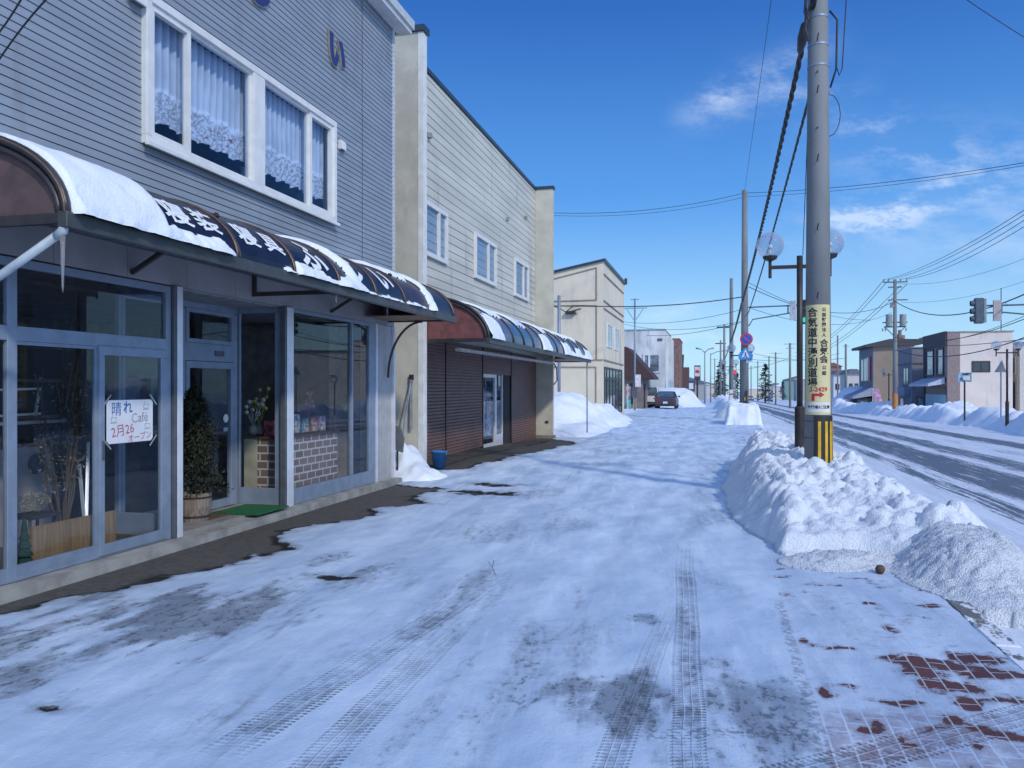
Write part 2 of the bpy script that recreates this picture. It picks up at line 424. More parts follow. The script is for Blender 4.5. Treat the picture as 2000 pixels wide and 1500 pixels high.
# pavers
sy = y / .215; row = (x / .102)
jx = (row.fract() - .5).abs(); stag = (row._m('FLOOR') * .5).fract(); jy = ((sy + stag).fract() - .5).abs()
joint = (jx.smooth(.43, .475)).mx(jy.smooth(.462, .485))
brick_c = mixc(nt, noise(nt, vec(nt, row._m('FLOOR'), (sy + stag)._m('FLOOR'), 0), 3.1, 1), (.060, .022, .018), (.15, .050, .038))
brick_c = mixc(nt, joint * .5, brick_c, (.62, .66, .72))
ispav = (x + (nm - .5) * .03).smooth(.475, .49)
snow_c = mixc(nt, y.smooth(16, 5) * .38, snow_c, (.34, .44, .60))  # nearer snow painted darker and bluer, foreground dimness put into the colour
under = mixc(nt, ispav, asph_c, brick_c)
icy = (ice * 1.1 + (nsp - .5) * .9 + (nm - .5) * .6 + (strk - .5) * 1.3 + (nf - .5) * .2).smooth(.10, .95) * .9
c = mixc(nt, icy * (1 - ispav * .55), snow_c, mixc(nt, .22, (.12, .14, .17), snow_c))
dk = (ice * (nsp.smooth(.48, .58)) * (nm * .6 + noise(nt, p, 34, 3) * .5).smooth(.50, .60)).smooth(.18, .42)
trl = (x - .47 - (noise(nt, p, 2.5, 2) - .5) * .08).abs().smooth(.05, .02) * y.smooth(3.3, 3.6) * y.smooth(6.9, 6.5) * (nm * .6 + noise(nt, p, 30, 2) * .5).smooth(.50, .60)
trl = trl.mx((y - 4.05 - (x - .1) * .3 - (nm - .5) * .25).abs().smooth(.10, .03) * (x - .1).abs().smooth(.5, .4) * noise(nt, p, 28, 2).smooth(.5, .58))
dk = dk.mx(trl * .9)
c = mixc(nt, dk * .48, c, under)
# frosted bricks with clear joints
c = mixc(nt, ispav * thb * .62 * (1 - joint * .85) * (nm * 1.2).smooth(.3, .7), c, mixc(nt, .30, (.30, .26, .32), brick_c))
exposeB = (brk + (nf - .5) * .22 + (nsp - .5) * .25).smooth(.0, .06) * ispav * (1 - joint * noise(nt, p, 9, 3).smooth(.35, .6) * .8)
c = mixc(nt, (brk + (nsp - .5) * .35).smooth(-.16, .03) * ispav * .6, c, mixc(nt, .35, brick_c, snow_c))
c = mixc(nt, exposeB, c, brick_c)
exposeA = (bare + (nf - .5) * .07 + (nsp - .5) * .05).smooth(-.02, .025)
c = mixc(nt, (bare + (nsp - .5) * .3).smooth(-.16, .0) * .55, c, mixc(nt, .3, (.13, .14, .16), snow_c))
c = mixc(nt, exposeA, c, asph_c)
# thin halo of ice round bare ground
# tyre tracks
tr_tot = None; relief = None
TR = [((-2.09, 4.22), (-1.84, 6.9), .24, 3.2, 7.3, .9), ((-1.715, 3.46), (-1.74, 5.2), .22, 2.8, 5.9, .85), ((-.12, 3.69), (-.31, 8.4), .17, 2.8, 9.0, 1.05),
      ((-.46, 3.55), (-.36, 5.7), .16, 2.8, 6.6, .75), ((.25, 3.62), (1.5, 4.62), .24, 3.0, 9, .9), ((-.31, 8.4), (-.30, 16), .15, 8.8, 15, .25), ((-3.15, 6), (-2.4, 12), .2, 4, 12, .22),
      ((1.15, 2.9), (1.75, 4.0), .2, 2.5, 5, .7)]
for (p0, p1, wd, ya, yb, amp) in TR:
    L = math.hypot(p1[0] - p0[0], p1[1] - p0[1]); tx, ty = (p1[0] - p0[0]) / L, (p1[1] - p0[1]) / L
    s = (x - p0[0]) * tx + (y - p0[1]) * ty; n = (x - p0[0]) * (-ty) + (y - p0[1]) * tx + (noise(nt, p, 1.1, 2) - .5) * .05
    n = n / wd; ins = n.abs().smooth(.52, .46)
    if ty > .95: lim = y.smooth(ya, ya + .3) * (y + (nm - .5) * 1.6).smooth(yb + .6, yb - 2.6)
    else: lim = s.smooth(-.6, -.3)
    rib = ((n * 4.0 + .5).fract() - .5).abs().smooth(.36, .46)            # longitudinal grooves
    blk = ((s / .034 + (n * 2.0).sin() * .6).fract() - .5).abs().smooth(.20, .32)   # tread blocks
    edge = n.abs().smooth(.25, .34)
    pat = (blk * (.35 + .65 * edge)).mx(rib * .75)
    inten = (nm * 1.0 + noise(nt, p, 2.2, 4) * 1.6 - .85).smooth(.08, .75) * nsp.smooth(.30, .5)
    t = ins * lim * amp; rl = t * (1 - pat)
    d_ = t * (1 - pat) * inten
    tr_tot = d_ if tr_tot is None else tr_tot.mx(d_); relief = rl if relief is None else relief.mx(rl)
under_t = mixc(nt, ispav, (.05, .05, .055), brick_c)
c = mixc(nt, tr_tot * .85, c, under_t)
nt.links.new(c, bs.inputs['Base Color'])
nt.links.new((exposeA * .25 + .48 + (1 - icy) * .12).clamp().s, bs.inputs['Roughness']); bs.inputs['Specular IOR Level'].default_value = .4
bn = nt.nodes.new('ShaderNodeBump'); bn.inputs['Strength'].default_value = .55; bn.inputs['Distance'].default_value = .02
hh = (nf * .25 + nm * .5 + nsp * .35) * (1 - exposeA * .7) - relief * .8 - exposeA * .4 - exposeB * .5
nt.links.new(hh.s, bn.inputs['Height']); nt.links.new(bn.outputs[0], bs.inputs['Normal'])
pav_m = m
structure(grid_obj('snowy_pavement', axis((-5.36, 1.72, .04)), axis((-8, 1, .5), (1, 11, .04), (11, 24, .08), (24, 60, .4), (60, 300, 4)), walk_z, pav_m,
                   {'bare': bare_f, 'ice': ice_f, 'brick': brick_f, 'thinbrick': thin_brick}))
# strip under the recessed facade of the second shop and the gap before it
def apron_z(x, y): return gz(x, y) + np.interp(y, [13, 15.5, 17, 28, 36], [0, .08, .12, -.10, .05]) - .012
structure(grid_obj('asphalt_apron', axis((-9, -5.3, .3)), axis((13.5, 29, .5)), lambda x, y: apron_z(x, y), asph_m))
def yard_z(x, y): return gz(x, y) + (fb(x, y, .6, 4, 77) - .5) * .2 - .05
structure(grid_obj('snowy_yard', axis((-30, -5.3, .5)), axis((28.6, 140, .7)), yard_z, snow))

# kerb
kb = bpy.data.materials.new('kerb_stone'); kb.use_nodes = True; nt = kb.node_tree; bs = nt.nodes['Principled BSDF']
p, x, y, z = wxyz(nt); n = noise(nt, vec(nt, x * 2, y * .6, z), 5, 6, .65); n2 = noise(nt, p, 40, 3)
c = mixc(nt, (n + (n2 - .5) * .3 + (y - 6.6).abs() * .12).smooth(.50, .60), mixc(nt, n2, (.10, .10, .09), (.20, .20, .19)), (.74, .77, .82))
nt.links.new(c, bs.inputs['Base Color']); bs.inputs['Roughness'].default_value = .7
k = MB()
for yy in np.arange(-8, 60, .6): k.box(1.715, 1.875, yy + .006, yy + .594, -.2, .012)
structure(k.build('kerb', kb, bevel=.012))
# road
rd = bpy.data.materials.new('road_surface'); rd.use_nodes = True; nt = rd.node_tree; bs = nt.nodes['Principled BSDF']
p, x, y, z = wxyz(nt)
xw = x + (noise(nt, vec(nt, x * .2, y * .12, 0), 1, 3) - .5) * .5
ns = noise(nt, vec(nt, x * 3.0, y * .18, 0), 2.0, 6, .62); nf = noise(nt, vec(nt, x * 3.0, y * .7, 0), 8, 5, .65); nb = noise(nt, p, 30, 3)
def band(c0, hw, soft): return ((xw - c0).abs()).smooth(hw + soft, hw - soft)
wear = (band(5.3, .75, .35) * 1.3).mx(band(4.05, .3, .3) * .9).mx(band(6.9, .5, .4) * 1.05).mx(band(9.6, .55, .35) * 1.25).mx(band(8.2, .25, .4) * .6).mx(band(3.1, .3, .5) * .22).mx(band(12.0, .3, .3) * .3)
ns2 = noise(nt, vec(nt, x * 9.0, y * .22, 3.1), 1.6, 6, .68)
dark = (wear * (ns2 * 4.2 - 1.05).mx(.12).mn(1.5) + (ns - .5) * 1.6 + (nf - .5) * 1.1).smooth(.5, 1.0)
grey = (ns * .8 + nf * .5).smooth(.45, .9) * .55
sc = mixc(nt, grey, (.70, .76, .85), (.34, .38, .45))
nt.links.new(mixc(nt, dark * .9, sc, mixc(nt, nb, (.035, .040, .052), (.075, .085, .105))), bs.inputs['Base Color'])
nt.links.new((1 - dark * .28 - .25).s, bs.inputs['Roughness'])
bn = nt.nodes.new('ShaderNodeBump'); bn.inputs['Strength'].default_value = .5; bn.inputs['Distance'].default_value = .02
nt.links.new((nf + nb * .5 - dark * .5).s, bn.inputs['Height']); nt.links.new(bn.outputs[0], bs.inputs['Normal'])
structure(grid_obj('road', axis((1.86, 14.5, .25)), axis((-12, 60, .5), (60, 1500, 12)),
                   lambda x, y: gz(x, y) - .10 + (fb(x, y * .3, 1.5, 3, 90) - .5) * .03, rd))

# ------------------------------------------------------------------ snow heaps (real heightfields)
def heap(name, label, x0, x1, y0, y1, step, hf, mat_=None, cat='snow bank', group=None, zoff=0.0):
    xs = np.arange(x0, x1 + step, step); ys = np.arange(y0, y1 + step, step)
    o = grid_obj(name, xs, ys, lambda X, Y: gz(X, Y) + zoff + np.where(hf(X, Y) > 0, hf(X, Y), -.12), mat_ or snow, mask=lambda X, Y: hf(X, Y) > 0)
    return tag(o, label, cat, group)
def lump(x, y, s, seed): return np.abs(fb(x, y, s, 4, seed) - .5) * 2
def bank_h(x, y):
    wob = (fb(x, y, 1.3, 4, 100) - .5) * .5
    xl = np.interp(y, [8.3, 8.9, 9.6, 10.6, 12, 14, 17, 19.5], [.60, .52, .30, .15, .02, .02, .15, .35]) + wob * .35
    xr = np.interp(y, [7.6, 9, 10.5, 13, 16, 19.5], [2.9, 3.05, 2.85, 2.6, 2.4, 2.0]) + wob * .5
    ye = y + .55 * sst((x - 1.3) / .9)
    H = np.interp(ye, [8.35, 8.55, 8.65, 9.1, 9.8, 10.8, 12, 14, 16, 18.4, 19.2, 19.7], [0, .04, .20, .29, .44, .58, .68, .68, .74, .68, .50, 0])
    H = H * (1 - .30 * sst((x - 1.2) / 1.4))
    side = sst((x - xl) / np.interp(y, [8.6, 9.5, 12], [.10, .50, .70])) * sst((xr - x) / np.interp(y, [8.6, 11, 19], [1.0, .8, .7]))
    h = H * side
    dip = np.exp(-(((x - 1.42) / .38) ** 2 + ((y - 12.4) / .5) ** 2)); h = h * (1 - .18 * dip)
    rough = (fb(x, y, 2.3, 5, 110) - .5) * .30 + (lump(x, y, 3.2, 118) - .35) * .12 + (lump(x, y, 8, 120) - .35) * .055 + (fb(x, y, 22, 3, 125) - .5) * .022
    wx, wy = x + (fb(x, y, 3, 3, 401) - .5) * .3, y + (fb(x, y, 3, 3, 402) - .5) * .3
    w1, w2 = worley(wx, wy, 3.4, 11); v1, v2 = worley(wx, wy, 8.5, 12)
    chunk = np.clip((w2 - w1) * 2.2, 0, 1) * .085 + np.clip((v2 - v1) * 2.0, 0, 1) * .038 - .06 + (_h(np.floor(wx * 3.1), np.floor(wy * 2.7), 5) - .5) * .035
    h = h + (rough * .8 + chunk) * sst(side * 1.6) * np.minimum(1, H * 1.8)
    # big rounded lumps on the road-side end
    for (cx, cy, r, a) in [(2.25, 8.9, .30, .20), (2.5, 9.2, .25, .18), (1.75, 9.1, .25, .10), (2.05, 9.5, .3, .12), (.75, 9.3, .2, .1), (1.9, 12.6, .2, .2)]:
        h = h + a * np.sqrt(np.clip(1 - ((x - cx) ** 2 + (y - cy) ** 2) / r ** 2, 0, 1)) * (side > .02)
    return np.where(H * side < .015, -1, h)
heap('snow_bank', 'long shovelled snow bank around the base of the nearest concrete utility pole', -.4, 3.3, 7.6, 19.9, .03, bank_h, snow_mat('snow_bank_surface', gran=.2, dirt=.18, bump=1.0))
def spill_h(x, y):
    a = blob(x, y, 2.18, 8.15, .72, 1.6, -.08) + (fb(x, y, 2.5, 3, 133) - .5) * .25; h = .36 * sst(a * 1.2)
    b = blob(x, y, 1.2, 8.2, .75, .45) + (fb(x, y, 3, 3, 134) - .5) * .4; h = np.maximum(h, .10 * sst(b * 1.2))
    return np.where(h > .006, h + (fb(x, y, 26, 3, 130) - .5) * .075 * np.minimum(1, h * 20) + (fb(x, y, 4, 3, 131) - .5) * .05 * np.minimum(1, h * 8), -1)
heap('crumbled_snow', 'grainy crumbled snow spilled over the kerb in front of the near snow bank', .2, 3.7, 6.2, 9.9, .024, spill_h, snow_gran)
def pile1(x, y):
    a = blob(x, y, -5.75, 14.35, .75, .65); b = blob(x, y, -5.35, 13.95, .72, .55)
    h = .50 * sst(a * 1.2 + (fb(x, y, 2, 3, 139) - .5) * .5) + .24 * sst(b * 1.3 + (fb(x, y, 2.4, 3, 138) - .5) * .6); return np.where(h > .01, h + (fb(x, y, 4, 4, 140) - .5) * .26 * np.minimum(1, h * 4) + (fb(x, y, 14, 3, 141) - .5) * .04, -1)
heap('snow_pile', 'small snow pile in the gap between the grey shop and the cream building', -6.4, -3.9, 12.9, 15.6, .04, pile1, snow, 'snow pile', zoff=.03)
def pile2(x, y):
    h = 0 * x
    for (cx, cy, rx, ry, H) in [(-6.4, 33.5, 2.6, 4.5, 1.5), (-8.3, 33.5, 2.5, 4, 1.45), (-5.2, 36.5, 1.7, 5, 1.0), (-5.2, 31, 1.6, 3, .45), (-7, 30.5, 2, 2.4, .8), (-4.9, 40.5, 1.1, 3, .45)]:
        h = np.maximum(h, H * sst(blob(x, y, cx, cy, rx, ry) * 1.25 + (fb(x, y, .8, 3, 150) - .5) * .2))
    return np.where(h > .02, h + (fb(x, y, 1.4, 5, 151) - .5) * .38 * np.minimum(1, h * 2) + (fb(x, y, 6, 3, 152) - .5) * .07, -1)
heap('snow_pile', 'big snow pile between the shuttered cream shop and the two-storey beige building', -11, -3.3, 28, 43, .14, pile2, snow, 'snow pile', zoff=-.1)
def pile3(x, y):
    h = 1.75 * sst(blob(x, y, -4.3, 84, 3.4, 12) * 1.6); return np.where(h > .03, h + (fb(x, y, .9, 4, 160) - .5) * .4 * np.minimum(1, h), -1)
heap('snow_pile', 'tall snow pile just behind and right of the parked dark car', -7.8, -.8, 71, 97, .3, pile3, snow, 'snow pile')
def mk(cx, cy, rx, ry, H, seed, box=False):
    def f(x, y):
        b = blob(x, y, cx, cy, rx, ry) if not box else 1 - np.maximum(np.abs((x - cx) / rx), np.abs((y - cy) / ry))
        h = H * sst(b * (1.5 if not box else 4) + (fb(x, y, 1.5, 3, seed) - .5) * (.4 if not box else 1.1))
        return np.where(h > .02, h + (fb(x, y, 2.5, 4, seed + 3) - .5) * .45 * H, -1)
    return f
heap('snow_block', 'square-cut block of snow around the base of the second concrete pole', -.1, 2.6, 36.6, 42.4, .07, mk(1.15, 39.4, .8, 1.7, .85, 170, True), snow_dirty, 'snow bank')
for i, (cx, cy, H, lab) in enumerate([(1.0, 47, .75, 'low snow heap along the kerb just beyond the second pole'), (1.0, 55, .8, 'snow heap beside the third double-globe lamp'), (.8, 66, .8, 'snow heap around the third concrete pole'),
                                      (.9, 80, .9, 'snow heap along the kerb beyond the third pole'), (.7, 98, 1.0, 'farthest kerbside snow heap on the left pavement'), (1.0, 120, 1.1, 'distant snow ridge near the fourth pole')]):
    heap('snow_heap', lab, cx - 2, cx + 2, cy - 5, cy + 5, .16, mk(cx, cy, 1.2, 3.8, H, 180 + i * 7), snow, 'snow bank', 'snow heaps along the left kerb')
def farbank(x, y):
    xl = 12.7 + (fb(x * 0, y, .3, 3, 200) - .5) * 1.2; side = sst((x - xl) / .9) * sst((16.2 - x) / 1.2)
    H = np.interp(y, [34, 35.5, 38, 42, 46, 60, 88, 92, 100, 400], [0, .9, 1.0, .6, .85, .85, .8, .3, .9, .8]) * (.15 + 1.15 * fb(x * .4, y, .25, 3, 205))
    h = H * side; return np.where(h > .03, h + (fb(x, y, 1.1, 5, 201) - .5) * .8 * side + np.clip((worley(x, y, 1.1, 9)[1] - worley(x, y, 1.1, 9)[0]), 0, .5) * .3 * side, -1)
heap('snow_bank', 'long low snow bank along the far side of the road', 12, 16.6, 34, 130, .2, farbank, snow_dirty, 'snow bank')
def fp1(x, y):
    h = np.maximum(2.5 * sst(blob(x, y, 21.5, 43, 4.6, 6.5) * 1.5), 2.4 * sst(blob(x, y, 26, 39, 6, 6) * 1.5)); return np.where(h > .03, h + (fb(x, y, .7, 5, 210) - .5) * 1.1 * np.minimum(1, h), -1)
heap('snow_pile', 'high snow pile at the right edge behind the twin-globe lamp', 15, 33, 32, 51, .2, fp1, snow, 'snow pile')
def fp2(x, y):
    h = 1.1 * sst(blob(x, y, 13.6, 37.0, 1.7, 2.2) * 1.6); return np.where(h > .03, h + (fb(x, y, 1.2, 4, 220) - .5) * .4 * np.minimum(1, h), -1)
heap('snow_heap', 'rounded dirty snow mound at the road edge below the right-hand lamp', 11, 16, 34, 40, .12, fp2, snow_dirty, 'snow bank')
def fp3(x, y):
    h = 2.5 * sst(blob(x, y, 17.5, 112, 4, 9) * 1.5); return np.where(h > .03, h + (fb(x, y, .5, 4, 230) - .5) * .9 * np.minimum(1, h), -1)
heap('snow_pile', 'distant white snow pile left of the tan building across the road', 12, 23, 100, 124, .35, fp3, snow, 'snow pile')

# ------------------------------------------------------------------ building helpers
def siding(mb, X, y0, y1, z0, z1, pitch, lap=.010, groove=.008, grid0=0.0):
    k0 = math.floor((z0 - grid0) / pitch)
    z = grid0 + k0 * pitch
    while z < z1 - 1e-4:
        a, b = max(z, z0), min(z + pitch - groove, z1); c = min(z + pitch, z1)
        if b > a:
            mb.poly([(X + lap, y0, a), (X + lap, y1, a), (X + lap * .3, y1, b), (X + lap * .3, y0, b)])
            mb.poly([(X + lap * .3, y0, b), (X + lap * .3, y1, b), (X - .012, y1, b + .001), (X - .012, y0, b + .001)])
            mb.poly([(X - .012, y0, b + .001), (X - .012, y1, b + .001), (X - .012, y1, c), (X - .012, y0, c)])
            mb.poly([(X - .012, y0, c), (X - .012, y1, c), (X + lap, y1, c + .0005), (X + lap, y0, c + .0005)])
        z += pitch
    return mb
def win_x(parent, X, y0, y1, z0, z1, sg, fm, pm, mull=(), fw=.05, dep=.05, inset=.02, name='window', trans=()):
    """window in a wall facing sg*X, slightly proud of the wall, pane as sub-part"""
    f = MB(); a, b = X, X + sg * dep
    f.box(a, b, y0, y1, z0, z0 + fw); f.box(a, b, y0, y1, z1 - fw, z1)
    f.box(a, b, y0, y0 + fw, z0 + fw, z1 - fw); f.box(a, b, y1 - fw, y1, z0 + fw, z1 - fw)
    for q in mull: f.box(a, b - sg * .004, q - fw * .5, q + fw * .5, z0 + fw, z1 - fw)
    for q in trans: f.box(a, b - sg * .006, y0 + fw, y1 - fw, q - fw * .5, q + fw * .5)
    o = f.build(name, fm, parent)
    MB().box(X + sg * .004, X + sg * inset, y0 + fw * .5, y1 - fw * .5, z0 + fw * .5, z1 - fw * .5).build('pane', pm, o)
    return o
def win_y(parent, Y, x0, x1, z0, z1, fm, pm, mull=(), fw=.05, dep=.05, name='window', trans=()):
    """window in a wall facing -Y"""
    f = MB(); a, b = Y, Y - dep
    f.box(x0, x1, a, b, z0, z0 + fw); f.box(x0, x1, a, b, z1 - fw, z1)
    f.box(x0, x0 + fw, a, b, z0 + fw, z1 - fw); f.box(x1 - fw, x1, a, b, z0 + fw, z1 - fw)
    for q in mull: f.box(q - fw * .5, q + fw * .5, a, b + .004, z0 + fw, z1 - fw)
    for q in trans: f.box(x0 + fw, x1 - fw, a, b + .006, q - fw * .5, q + fw * .5)
    o = f.build(name, fm, parent)
    MB().box(x0 + fw * .5, x1 - fw * .5, Y - .004, Y - .02, z0 + fw * .5, z1 - fw * .5).build('pane', pm, o)
    return o
pane_dark = mat('pane_dark', (.03, .04, .055), .06, .1, spec=.9)
pane_sky = mat('pane_curtained', (.22, .28, .34), .08, .3, 3, spec=.9)

# ================================================================== GREY SHOP (nearest, left)
XA = -5.5; YA0, YA1 = 2.2, 13.46
shop = thing('grey_shop', 'nearest two-storey shop with pale blue-grey horizontal siding and glazed cafe front', 'building', (XA, 8, 0))
sid_m = mat('blue_grey_siding', (.265, .305, .355), .5, .07, 2.0, .06, 25, stretch=(1, .5, 2))
stain(sid_m, (.20, .20, .22), .40, .54, 1.4, (1, 2.4, .35)); stain(sid_m, (.36, .25, .18), .6, .70, 1.8, (1, 1.6, .7), 5)
band_m = mat('fascia_panel', (.33, .31, .32), .7, .12, 1.5)
wz0, wz1 = 4.06, 5.56; wy0, wy1 = fy(275, XA), fy(650, XA)
s = MB()
siding(s, XA, YA0, wy0, 3.02, 7.98, .078); siding(s, XA, wy1, YA1 - .10, 3.02, 7.98, .078)
siding(s, XA, wy0, wy1, 3.02, wz0, .078); siding(s, XA, wy0, wy1, wz1, 7.98, .078)
s.box(XA - .16, XA - .02, YA0, wy0, 3.0, 8); s.box(XA - .16, XA - .02, wy1, YA1 - .1, 3.0, 8)
s.box(XA - .16, XA - .02, wy0, wy1, 3.0, wz0 - .002); s.box(XA - .16, XA - .02, wy0, wy1, wz1 + .002, 8)
s.build('siding_wall', sid_m, shop)
ct = MB()
zz = 3.0
while zz < 7.95:
    ct.box(XA - .05, XA + .018, YA1 - .1, YA1, zz, zz + .07); zz += .078
ct.box(XA - .12, XA - .01, YA1 - .1, YA1 - .004, 2.99, 7.96)
ct.build('corner_trim', mat('corner_trim', (.55, .58, .62), .5, .08), shop)
side = MB(); siding_b = MB()
side.box(-14, XA - .16, YA1 - .16, YA1 - .01, .0, 7.97); side.box(-14, XA - .16, YA0, YA0 + .15, 0, 7.97)
side.box(-14.2, -14.0, YA0, YA1 - .01, 0, 7.97)
side.build('side_wall', sid_m, shop)
MB().box(-14, XA + .02, YA0, YA1 - .01, 7.98, 8.06).build('roof', mat('roof_metal', (.2, .22, .25), .5), shop)
e = MB(); e.box(XA + .02, XA + .26, YA0, YA1 + .18, 7.90, 7.99); e.box(XA + .20, XA + .30, YA0, YA1 + .22, 7.99, 8.14); e.box(XA - .3, XA + .199, YA0, YA1 + .18, 8.062, 8.12)
e.build('eaves_gutter', mat('eaves', (.55, .57, .58), .5, .1), shop)
e = MB(); e.box(XA - .3, XA + .24, YA0, YA1 + .16, 8.12, 8.2); e.build('roof_snow', snow, shop)
for k_, yj in enumerate((4.6, 12.1)): MB().box(XA + .004, XA + .0145, yj, yj + .006, 3.02, 7.9).build('siding_joint', alu_dark, shop)
# upper window: frame, sashes, glass, curtain
fr = MB(); fw = .085
X0, X1 = XA - .03, XA + .07
fr.box(X0, X1, wy0, wy1, wz0, wz0 + fw); fr.box(X0, X1, wy0, wy1, wz1 - fw, wz1)
fr.box(X0, X1, wy0, wy0 + fw, wz0 + fw, wz1 - fw); fr.box(X0, X1, wy1 - fw, wy1, wz0 + fw, wz1 - fw)
c0, c1 = fy(487, XA), fy(509, XA); fr.box(X0, X1 - .005, c0, c1, wz0 + fw, wz1 - fw)
fr.box(X1, X1 + .035, wy0 - .03, wy1 + .03, wz0 - .03, wz0 + .015)
wf = fr.build('upper_window', white_f, shop, bevel=.004)
sash = MB(); sw = .055
units = [(wy0 + fw, fy(366, XA)), (fy(366, XA), c0), (c1, fy(600, XA)), (fy(600, XA), wy1 - fw)]
for i, (a, b) in enumerate(units):
    x0, x1 = (XA - .02, XA + .045) if i in (0, 3) else (XA - .035, XA + .02)
    sw = .06 if i in (0, 3) else .03
    sash.box(x0, x1, a, b, wz0 + fw, wz0 + fw + sw); sash.box(x0, x1, a, b, wz1 - fw - sw, wz1 - fw)
    sash.box(x0, x1, a, a + sw, wz0 + fw + sw, wz1 - fw - sw); sash.box(x0, x1, b - sw, b, wz0 + fw + sw, wz1 - fw - sw)
sash.build('sash', white_f, wf)
for (a, b) in units: MB().box(XA - .008, XA - .002, a + .02, b - .02, wz0 + fw + .01, wz1 - fw - .01).build('pane', glass_b, wf)
# lace curtain
lm = bpy.data.materials.new('lace'); lm.use_nodes = True; nt = lm.node_tree; bs = nt.nodes['Principled BSDF']
p, x, y, z = wxyz(nt)
fold = (y * 52 + (noise(nt, p, 2, 2) - .5) * 8).sin() * .5 + .5
scal = z - (4.37 + ((y * 9.0).sin().abs()) * .05)
hemband = scal.smooth(.40, .30) * (noise(nt, p, 30, 3).smooth(.36, .62) * .45 + .42)
a_ = (scal.smooth(0, .01)) * ((fold * .28 + .58) * scal.smooth(.30, .36) + hemband)
red = (noise(nt, vec(nt, 0, y, z * 1.6), 9, 1).smooth(.62, .66)) * scal.smooth(.26, .22) * (y - 8.0).smooth(0, .2) * (y - 9.5).smooth(.2, 0)
bs.inputs['Roughness'].default_value = .9
nt.links.new(mixc(nt, red, (.90, .90, .90), (.62, .12, .2)), bs.inputs['Base Color'])
nt.links.new(a_.clamp().s, bs.inputs['Alpha'])
cm = MB()
ys_ = np.arange(wy0 + .05, wy1 - .05, .012)
for i in range(len(ys_) - 1):
    xa = XA - .14 + math.sin(ys_[i] * 52) * .02; xb = XA - .14 + math.sin(ys_[i + 1] * 52) * .02
    cm.poly([(xa, ys_[i], wz0), (xb, ys_[i + 1], wz0), (xb, ys_[i + 1], wz1 - .06), (xa, ys_[i], wz1 - .06)])
cm.build('lace_curtain', lm, shop, smooth=True)
rm_ = MB(); rm_.box(XA - 3, XA - 2.95, wy0 - .4, wy1 + .4, 3.4, 6.2); rm_.box(XA - 2.95, XA - .17, wy0 - .4, wy0 - .35, 3.4, 6.2); rm_.box(XA - 2.95, XA - .17, wy1 + .35, wy1 + .4, 3.4, 6.2)
rm_.box(XA - 2.95, XA - .17, wy0 - .35, wy1 + .35, 3.4, 3.45); rm_.box(XA - 2.95, XA - .17, wy0 - .35, wy1 + .35, 6.15, 6.2)
rm_.build('upper_room', mat('room_blue', (.10, .18, .40), .9), shop)
MB().box(XA - .3, XA - .26, fy(512, XA), fy(533, XA) , 4.1, 4.42).build('window_board', mat('board_pale', (.5, .5, .5), .8), shop); MB().box(XA - .3, XA - .25, fy(575, XA), fy(650, XA), 4.75, 4.79).build('curtain_rail', mat('board_pale', (.5, .5, .5), .8), shop)
# vents
def vent(y, z, s_):
    v = MB(); v.prism([(XA + .0, y - s_, z - s_), (XA + .0, y - s_, z + s_), (XA + s_ * .7, y - s_, z + s_), (XA + s_ * 1.0, y - s_, z + s_ * .6), (XA + s_ * 1.05, y - s_, z - s_)], (0, 2 * s_, 0))
    o = v.build('vent_hood', white_f, shop, bevel=.006); MB().box(XA + .02, XA + s_ * .9, y - s_ * .85, y + s_ * .85, z - s_ - .004, z - s_ + .01).build('grille', alu_dark, o)
vent(fy(258, XA), 5.46, .095); vent(fy(664, XA), 5.29, .07)
# wall letters
let_b = mat('letter_blue', (.03, .04, .14), .35, .1); let_e = mat('letter_edge', (.30, .27, .22), .5)
for ch, yy in (('ふ', 6.97), ('じ', 9.05), ('い', 11.17)):
    v, f = text_verts(ch, .56, .034)
    back = MB(); i = len(back.v)
    n = len(v)
    me_v = [(XA + .042, yy + a, 6.62 + b) for a, b, _ in v]
    back.v = me_v; back.f = f
    L = back.build('wall_letter', let_b, shop)
    v2, f2 = text_verts(ch, .56, .046); b2 = MB(); b2.v = [(XA + .038, yy + a, 6.62 + b) for a, b, _ in v2]; b2.f = f2
    b2.v += [(XA + .012, yy + a, 6.62 + b) for a, b, _ in v2]
    n2 = len(v2)
    ed = {}
    for q in f2:
        for k_ in range(len(q)):
            e_ = (q[k_], q[(k_ + 1) % len(q)]); ed[e_] = 1
    for (a, b) in ed:
        if (b, a) not in ed: b2.f.append((a, b, b + n2, a + n2))
    b2.build('letter_rim', let_e, L)
# fascia band
b = MB()
for i, (a, c) in enumerate(zip(np.arange(YA0, YA1 - .1, .91), list(np.arange(YA0 + .91, YA1, .91)) + [YA1])):
    c = min(c, YA1 - .0); b.box(XA - .10, XA + .0, a + .003, c - .003, 2.715, 3.015)
b.box(XA - .09, XA - .008, YA0, YA1 - .01, 2.72, 3.01)
b.build('fascia', band_m, shop)
# ground-floor curb
b = MB(); b.box(-5.66, -5.34, YA0, fy(345, XA) + .02, -.05, .075); b.box(-5.66, -5.34, fy(345, XA) + .021, fy(560, XA), -.05, .07); b.box(-5.66, -5.34, fy(560, XA) + .001, YA1 - .02, -.05, .075)
b.build('door_sill', mat('sill_concrete', (.36, .35, .32), .85, .2, 4, .2, 90), shop)
